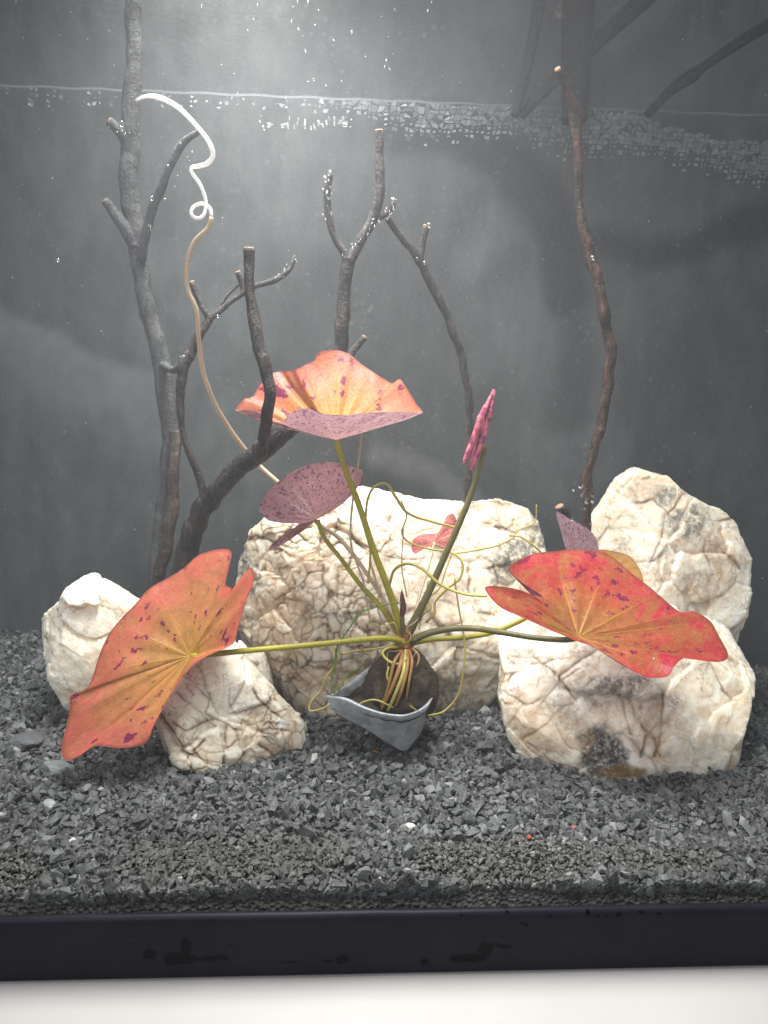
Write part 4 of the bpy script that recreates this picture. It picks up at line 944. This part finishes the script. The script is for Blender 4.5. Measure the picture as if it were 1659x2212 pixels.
# loose thin roots
RY = [
 [(795, 1260, 11, 2.6), (800, 1190, 11.2, 2.6), (790, 1140, 11.4, 2.6), (793, 1085, 11.6, 2.8), (808, 1052, 11.8, 3), (835, 1046, 12, 3), (855, 1075, 12.1, 3), (880, 1108, 12.3, 3), (930, 1126, 12.8, 3), (990, 1141, 13.2, 2.6)],
 [(842, 1262, 10.9, 2.8), (852, 1232, 10.6, 3.4), (878, 1218, 10.2, 3.8), (910, 1228, 9.8, 3.8), (950, 1262, 9.5, 3.6), (1000, 1283, 9.2, 3.2), (1052, 1288, 9, 2.8)],
 [(866, 1080, 12.6, 1.8), (878, 1115, 12.6, 1.8), (868, 1150, 12.6, 2), (885, 1172, 12.6, 2), (930, 1186, 12.4, 2.4), (975, 1193, 12, 2.6), (998, 1215, 11.7, 3), (993, 1248, 11.5, 3.4), (965, 1272, 11.3, 3), (940, 1300, 11.2, 3.2), (938, 1325, 11, 3.2), (920, 1345, 10.8, 3)],
 [(975, 1196, 12.3, 2), (1020, 1190, 12.5, 2), (1070, 1180, 12.8, 2), (1105, 1163, 13, 2), (1120, 1145, 13.1, 1.8), (1155, 1128, 13.3, 1.6), (1159, 1090, 13.4, 1.4)],
 [(1100, 1156, 12.7, 2.2), (1125, 1160, 12.6, 2.6), (1150, 1176, 12.4, 2.6), (1172, 1196, 12.3, 2.4)],
 [(982, 1250, 11, 1.8), (992, 1320, 10.8, 2), (1003, 1380, 10.6, 2.2), (1002, 1440, 10.3, 2.4), (990, 1500, 9.9, 2.4), (960, 1536, 9.6, 2.4), (924, 1546, 9.2, 2.2)],
 [(722, 1400, 9.9, 1.8), (728, 1430, 9.6, 2), (705, 1462, 9.4, 2.4), (694, 1490, 9.3, 2.4), (672, 1516, 9, 2.4), (670, 1536, 8.8, 2.4), (700, 1530, 8.6, 2.6), (712, 1520, 8.6, 2.2)],
 [(722, 1398, 10, 1.8), (740, 1412, 10, 2.6), (770, 1406, 10, 2.6), (820, 1400, 10.2, 2.6), (862, 1388, 10.4, 2.8)],
 [(780, 1398, 10, 1.6), (788, 1408, 9.8, 2.2), (803, 1415, 9.7, 1.6)],
 [(862, 1398, 10.1, 3), (838, 1400, 9.7, 3), (826, 1412, 9.5, 3.2), (842, 1430, 9.3, 3.2), (866, 1434, 9.2, 2.8), (880, 1420, 9.3, 2.4)],
 [(840, 1440, 9.3, 2.2), (836, 1462, 9.1, 2.6), (850, 1482, 9, 2.6), (868, 1475, 9, 2)],
 [(772, 1525, 8.9, 2.2), (786, 1516, 8.9, 2.4), (812, 1512, 8.8, 2.6), (850, 1528, 8.7, 2.6)],
 [(868, 1512, 8.8, 2), (890, 1528, 8.7, 2), (902, 1536, 8.8, 1.8)],
 [(800, 1345, 10.7, 1.6), (830, 1355, 10.6, 1.8), (850, 1345, 10.5, 2), (862, 1370, 10.4, 2)],
 [(905, 1360, 10.2, 2), (912, 1330, 10.6, 2.6), (930, 1312, 10.9, 3), (925, 1292, 11.2, 3), (950, 1270, 11.5, 2.6), (962, 1235, 11.8, 2), (975, 1200, 12.1, 1.8)],
 [(884, 1350, 10.8, 2), (895, 1330, 11, 2.6), (905, 1322, 11, 2.6), (908, 1334, 10.9, 2.4), (890, 1342, 10.7, 2)],
]
for k, rows in enumerate(RY): link('root', *tube(pix(rows), 7, .12, .03, k, gnarl=.45), SY, PL)
RP = [
 [(781, 932, 11.5, 2.6), (776, 985, 11.5, 2.6), (766, 1050, 11.5, 2.6), (758, 1120, 11.5, 2.4), (758, 1175, 11.4, 2.4), (772, 1220, 11.3, 2.6), (786, 1260, 11.2, 2.6), (792, 1300, 11.2, 2.6), (800, 1345, 11.1, 2.4)],
 [(800, 1215, 12.2, 2.6), (815, 1262, 11.8, 3.2), (835, 1300, 11.4, 3.4), (855, 1345, 10.9, 3.4)],
 [(879, 1290, 13, 1.6), (868, 1225, 13.2, 1.6), (870, 1170, 13.3, 1.6), (872, 1140, 13.3, 1.4)],
 [(838, 1360, 11, 2), (820, 1330, 11.2, 2), (816, 1300, 11.4, 1.8), (822, 1262, 11.6, 1.8)],
]
for k, rows in enumerate(RP): link('root', *tube(pix(rows), 7, .12, .03, k + 30, gnarl=.45), SP, PL)
RB = [
 [(872, 1405, 9.9, 5), (862, 1445, 9, 5.5), (845, 1490, 8.7, 4.5), (824, 1532, 8.9, 3.5)],
 [(876, 1405, 9.9, 5), (872, 1450, 8.9, 5), (856, 1495, 8.6, 4.5), (838, 1535, 8.8, 3.5)],
 [(880, 1405, 9.9, 4.5), (880, 1440, 9, 4.5), (868, 1490, 8.6, 4), (850, 1534, 8.8, 3.2)],
 [(884, 1405, 9.9, 4), (890, 1430, 9.1, 3.6), (884, 1470, 8.7, 3.2), (878, 1510, 8.7, 2.4)],
 [(868, 1405, 9.9, 3.6), (852, 1430, 9.2, 4.2), (844, 1462, 8.9, 4), (834, 1500, 8.8, 3.2), (822, 1525, 9, 2.6)],
 [(890, 1400, 10, 3), (905, 1418, 9.6, 2.6), (900, 1440, 9.3, 2)],
]
for k, rows in enumerate(RB): link('root', *tube(pix(rows), 9, .12, .06, k + 50), SB if k != 1 else SY, PL)

# fine curled rootlets round the crown
for k in range(18):
    r_ = np.random.default_rng(200 + k); a = P(872, 1392, 10.4) + r_.normal(size=3) * np.array([.25, .15, .2])
    d = r_.normal(size=3); d[1] = -abs(d[1]) * .6; d[2] -= .5; d /= np.linalg.norm(d)
    ln = r_.uniform(1., 2.3); rows = [(*a, .03)]; p_ = a.copy()
    for j in range(6):
        d = d + r_.normal(size=3) * .55; d /= np.linalg.norm(d); p_ = p_ + d * ln / 6; rows.append((*p_, .028 - .003 * j))
    link('rootlet', *tube(rows, 6, .08, 0, k), (SY, SB, SP)[k % 3], PL)

# moss strands hanging by the pot
mm = m_plain('moss_green', (.11, .2, .025), .6, .4, 10)
moss = thing('moss_strand', 'wispy green moss strand trailing from the stalks down to the metal pot', 'moss', P(760, 1500, 9.6))
def mossy(rows, seed):
    q = spline(pix(rows), .09); r = np.random.default_rng(seed)
    parts = [tube(q, 5, .5, 0)]
    for a in q:
        for _ in range(2):
            d = r.normal(size=3); d /= np.linalg.norm(d); e = np.cross(d, r.normal(size=3)); e /= np.linalg.norm(e)
            l_ = r.uniform(.1, .24)
            if r.uniform() < .5: continue
            b = a[:3]
            parts.append((np.array([b, b + d * l_ * .5 + e * .028, b + d * l_, b + d * l_ * .5 - e * .028]), [(0, 1, 2, 3)]))
    return join(parts)
for k, rows in enumerate(([(868, 1302, 10, 1.4), (838, 1305, 9.9, 1.6), (802, 1314, 9.8, 1.8), (775, 1325, 9.7, 2), (760, 1350, 9.6, 2.2), (742, 1375, 9.6, 2), (728, 1400, 9.6, 2), (722, 1440, 9.4, 2.2), (716, 1475, 9.2, 2.2), (722, 1500, 9, 2)],
                          [(795, 1422, 10.2, 1.6), (775, 1445, 9.9, 2), (752, 1455, 9.7, 1.8), (738, 1480, 9.4, 1.8), (728, 1500, 9.2, 1.5)],
                          [(915, 1295, 11, 1.5), (922, 1275, 11.1, 1.8), (925, 1255, 11.2, 1.4)])):
    link('strand', *mossy(rows, k), mm, moss)

# ================================================================== LOOSE STONES
def stone(name, x, y, wpx, hpx, label, cat, mat, seed, depth=None, sub=3, lift=.5):
    # march along the sight line to the gravel
    ys = np.linspace(.3, 23, 800); pts = np.array([P(x, y, v_) for v_ in ys])
    k = np.argmax(pts[:, 2] < ground(pts[:, 0], pts[:, 1]) + .05) if depth is None else np.argmin(abs(ys - depth))
    c = pts[k] + np.array([0, 0, .2]); s_ = PX(ys[k])
    bm = bmesh.new(); bmesh.ops.create_icosphere(bm, subdivisions=sub, radius=1)
    n = np.array([v_.co[:] for v_ in bm.verts]); fcs = [tuple(v_.index for v_ in f_.verts) for f_ in bm.faces]; bm.free()
    r = np.random.default_rng(seed)
    for _ in range(12):
        d = r.normal(size=3); d /= np.linalg.norm(d); pr = n @ d; m_ = pr > .62; n[m_] -= ((pr[m_] - .62) * .95)[:, None] * d
    n += n * (.09 * fbm(n * 3, 3, seed))[:, None]
    n = n / np.abs(n).max(0)
    p = c + n * np.array([wpx / 2 * s_, max(wpx, hpx) / 2.4 * s_, hpx / 2 * s_]) + np.array([0, 0, hpx * .5 * s_ * (lift - .5)])
    return tag(link(name, p, fcs, mat, smooth=False), label, cat)
slate = m_plain('slate', (.15, .165, .17), .6, .25, 4)
stone('pebble', 885, 1795, 30, 24, 'white pebble on the gravel in front centre, brightest there', 'pebble', m_plain('white_stone', (.72, .71, .68), .5, .15), 1)
stone('pebble', 1142, 1818, 14, 16, 'small orange red grit stone near the front right of centre', 'pebble', m_plain('red_stone', (.5, .12, .07), .6, .3, 12), 2)
stone('pebble', 1240, 1798, 15, 17, 'dull red grit stone right of the brighter orange red one', 'pebble', m_plain('red_stone_dull', (.34, .1, .08), .6, .3, 12), 3)
pb = stone('pebble', 158, 1828, 17, 18, 'tiny white and red pebble at the front left', 'pebble', m_plain('pink_stone', (.75, .68, .64), .5, .2), 4)
stone('pebble', 810, 1636, 20, 18, 'amber coloured pebble just in front of the metal pot', 'pebble', m_plain('amber_stone', (.26, .12, .025), .25, .5, 8), 5)
stone('slate_chip', 118, 1668, 92, 42, 'flat grey slate chip lying below the tip of the big orange leaf', 'stone', slate, 6)
stone('slate_chip', 48, 1612, 96, 34, 'dark flat slate chip at the left edge above the paler one', 'stone', m_plain('slate_dark', (.09, .095, .1), .65, .25, 4), 7)
stone('slate_chip', 40, 1578, 40, 20, 'small slate chip at the left edge behind the dark flat one', 'stone', slate, 8)
stone('slate_chip', 106, 1752, 34, 34, 'rounded pale grey stone at the front left of the gravel', 'stone', m_plain('grey_stone', (.26, .28, .27), .6, .2, 6), 9)
stone('slate_chip', 300, 1715, 34, 24, 'dark grey gravel lump left of centre below the creamy rock', 'stone', m_plain('slate_dark2', (.08, .085, .09), .65, .25, 4), 10)
stone('slate_chip', 302, 1745, 42, 28, 'darker and larger gravel lump just below the other lump', 'stone', m_plain('slate_dark3', (.07, .075, .08), .65, .25, 4), 12)

# ================================================================== BUBBLES
MB_ = m_bubble()
def sphere(c, r, sub=3):
    bm = bmesh.new(); bmesh.ops.create_icosphere(bm, subdivisions=sub, radius=1)
    v = np.array([q_.co[:] for q_ in bm.verts]) * r + c; f_ = [tuple(q_.index for q_ in g_.verts) for g_ in bm.faces]; bm.free(); return v, f_
for x, y, Y, r, lab in ((703, 387, 14.8, 6, 'air bubble beside the tip of the left centre twig'), (714, 374, 14.9, 6, 'air bubble on the very tip of the left centre twig'),
                        (707, 418, 14.8, 5, 'air bubble below the tip of the left centre twig'), (850, 435, 14.7, 9, 'largest air bubble, on the stub beside the centre fork'),
                        (927, 487, 16.1, 6, 'air bubble on the tip of the short fork of the thin grey twig'), (901, 559, 16.2, 4.5, 'air bubble in the crook of the thin grey twig'),
                        (917, 568, 16.2, 4, 'air bubble right of the crook of the thin grey twig'), (1280, 557, 14.6, 6, 'air bubble on the red brown branch, half way up'),
                        (125, 562, 10, 4.5, 'lone air bubble in open water at the left'), (1236, 1123, 12, 4.5, 'air bubble on the edge of the curled purple leaf'),
                        (1412, 1421, 5.8, 4.5, 'air bubble on the red leaf at the right'), (262, 267, 19.1, 6, 'air bubble on the upper left stub of the grey trunk'),
                        (328, 428, 18.4, 5, 'air bubble on the slanting twig of the grey trunk'), (363, 360, 18, 4.5, 'air bubble higher on the slanting twig of the grey trunk'),
                        (390, 312, 17.8, 4.5, 'topmost air bubble on the slanting twig of the grey trunk'), (470, 683, 14.4, 4, 'air bubble on the fork of the dark twig left of centre')):
    v, f = sphere(P(x, y, Y), r * PX(Y)); tag(link('air_bubble', v, f, MB_), lab, 'bubble', 'air bubbles on the wood and leaves')
# small bubbles clinging to wood, rising by the right rock, and under the surface
parts = []
for _ in range(26):
    t_ = rng.uniform(); x = 1250 + 60 * t_ + rng.normal() * 12; y = 1060 + 80 * t_ + rng.normal() * 14; Y = 13.5
    parts.append(sphere(P(x, y, Y), rng.uniform(1.5, 4.2) * PX(Y), 2))
for (x0, y0, x1, y1, Y, n_) in ((752, 545, 818, 470, 14.6, 26), (708, 470, 714, 380, 14.7, 22), (850, 440, 830, 470, 14.6, 12), (600, 603, 637, 555, 15.1, 14), (250, 262, 270, 290, 19, 12), (395, 790, 405, 750, 14, 8), (300, 540, 440, 280, 17.9, 14)):
    for _ in range(n_):
        t_ = rng.uniform(); parts.append(sphere(P(x0 + (x1 - x0) * t_ + rng.normal() * 7, y0 + (y1 - y0) * t_ + rng.normal() * 5, Y), rng.uniform(1.2, 2.8) * PX(Y), 1))
for _ in range(60):
    x, y = rng.uniform(380, 1050), rng.uniform(0, 225)
    if rng.uniform() > np.exp(-((x - 680) / 230) ** 2): continue
    d = P(x, y, 20) - CAM; s_ = (WZ - .06 - CAM[2]) / d[2]; c = CAM + d * s_
    if .3 < c[1] < 23.5: parts.append(sphere(c, rng.uniform(.02, .055), 2))
for _ in range(40):
    x = rng.uniform(560, 760); y = 262 + rng.uniform(-8, 16); parts.append(sphere(P(x, y, 23.4), rng.uniform(1.5, 4.5) * PX(23.4), 2))
v, f = join(parts); tag(link('fine_bubbles', v, f, MB_), 'fine air bubbles clinging to twigs and under the water surface', 'bubbles', kind='stuff')

# ================================================================== SURFACE FILM FLAKES along the rear waterline
t = NT('film'); v = t.coord(); c = t.mix(t.attr('tone'), (.13, .14, .145), (.38, .4, .42))
b = t.bsdf(c, .45); b.inputs['Alpha'].default_value = .6
m_film = t.done(b)
V, Fs, tn = [], [], []; r = np.random.default_rng(4)
def line_z(x):                                         # rear waterline
    return WZ + .3
x = TX0 + 2
nx_, nz_ = 188, 26
cw, ch = .32, .27
jit = r.uniform(-.42, .42, (nx_ + 1, nz_ + 1, 2))
for i in range(nx_):
    for k in range(nz_):
        xc = -26 + i * cw
        full = 1 + 5.4 * float(sstep(-4, 9, xc)) + 1.6 * math.sin(xc * .55) * float(sstep(2, 6, xc))
        start = 4.6 * float(sstep(15, 22, xc))
        pr = float(sstep(full + 3.0, full - .5, k - start)) if k >= start - .5 else 0.
        if r.uniform() > pr * (.45 + .55 * float(sstep(-4, 2, xc))): continue
        q4 = []
        for (u, w2) in ((0, 0), (1, 0), (1, 1), (0, 1)):
            j = jit[i + u, k + w2]
            q4.append(np.array([xc + (u + j[0]) * cw - .35 * (k + w2) * ch * .4, line_z(xc) - (k + w2 + j[1]) * ch]))
        c4 = sum(q4) / 4; sh = (.93 if k - start < full - 1.2 else r.uniform(.3, .75)); tone = .5 + r.normal() * .12 + (.25 if k - start > full - 1 else 0)
        if r.uniform() < .35: q4.pop(r.integers(0, 4))
        base = len(V)
        for q_ in q4:
            o2 = c4 + (q_ - c4) * sh * r.uniform(.85, 1.02); V.append((o2[0], TD - .06 - r.uniform(0, .12), o2[1])); tn.append(np.clip(tone, 0, 1))
        Fs.append(tuple(range(base, base + len(q4))))
for xa in np.arange(TX0 + .5, TX1 - .5, .5):
    base = len(V); za, zb = line_z(xa) + .03 * math.sin(xa * 2.1), line_z(xa + .5) + .03 * math.sin((xa + .5) * 2.1)
    V += [(xa, TD - .05, za), (xa + .5, TD - .05, zb), (xa + .5, TD - .03, zb + .13), (xa, TD - .03, za + .13)]; tn += [.3] * 4
    Fs.append((base, base + 1, base + 2, base + 3))
tag(link('surface_film', V, Fs, m_film, origin=(0, TD, WZ - 3), smooth=False, attrs={'tone': np.array(tn)}), 'broken pale film flakes along the rear waterline', 'film', kind='stuff')
# silt specks floating in the water
parts = []
tv = np.array([(0, 0, 1.), (.94, 0, -.33), (-.47, .82, -.33), (-.47, -.82, -.33)]); tf = [(0, 1, 2), (0, 2, 3), (0, 3, 1), (1, 3, 2)]
for _ in range(500):
    Y = rng.uniform(.5, 23); p_ = P(rng.uniform(-50, 1700), rng.uniform(0, 1400), Y)
    if p_[2] < WZ - .3 and p_[2] > ground(p_[0], p_[1])[0] + .3: parts.append((tv * rng.uniform(.008, .03) + p_, tf))
v, f = join(parts); tag(link('floating_specks', v, f, m_plain('silt', (.45, .47, .47), .6)), 'tiny pale specks drifting in the water', 'specks', kind='stuff')
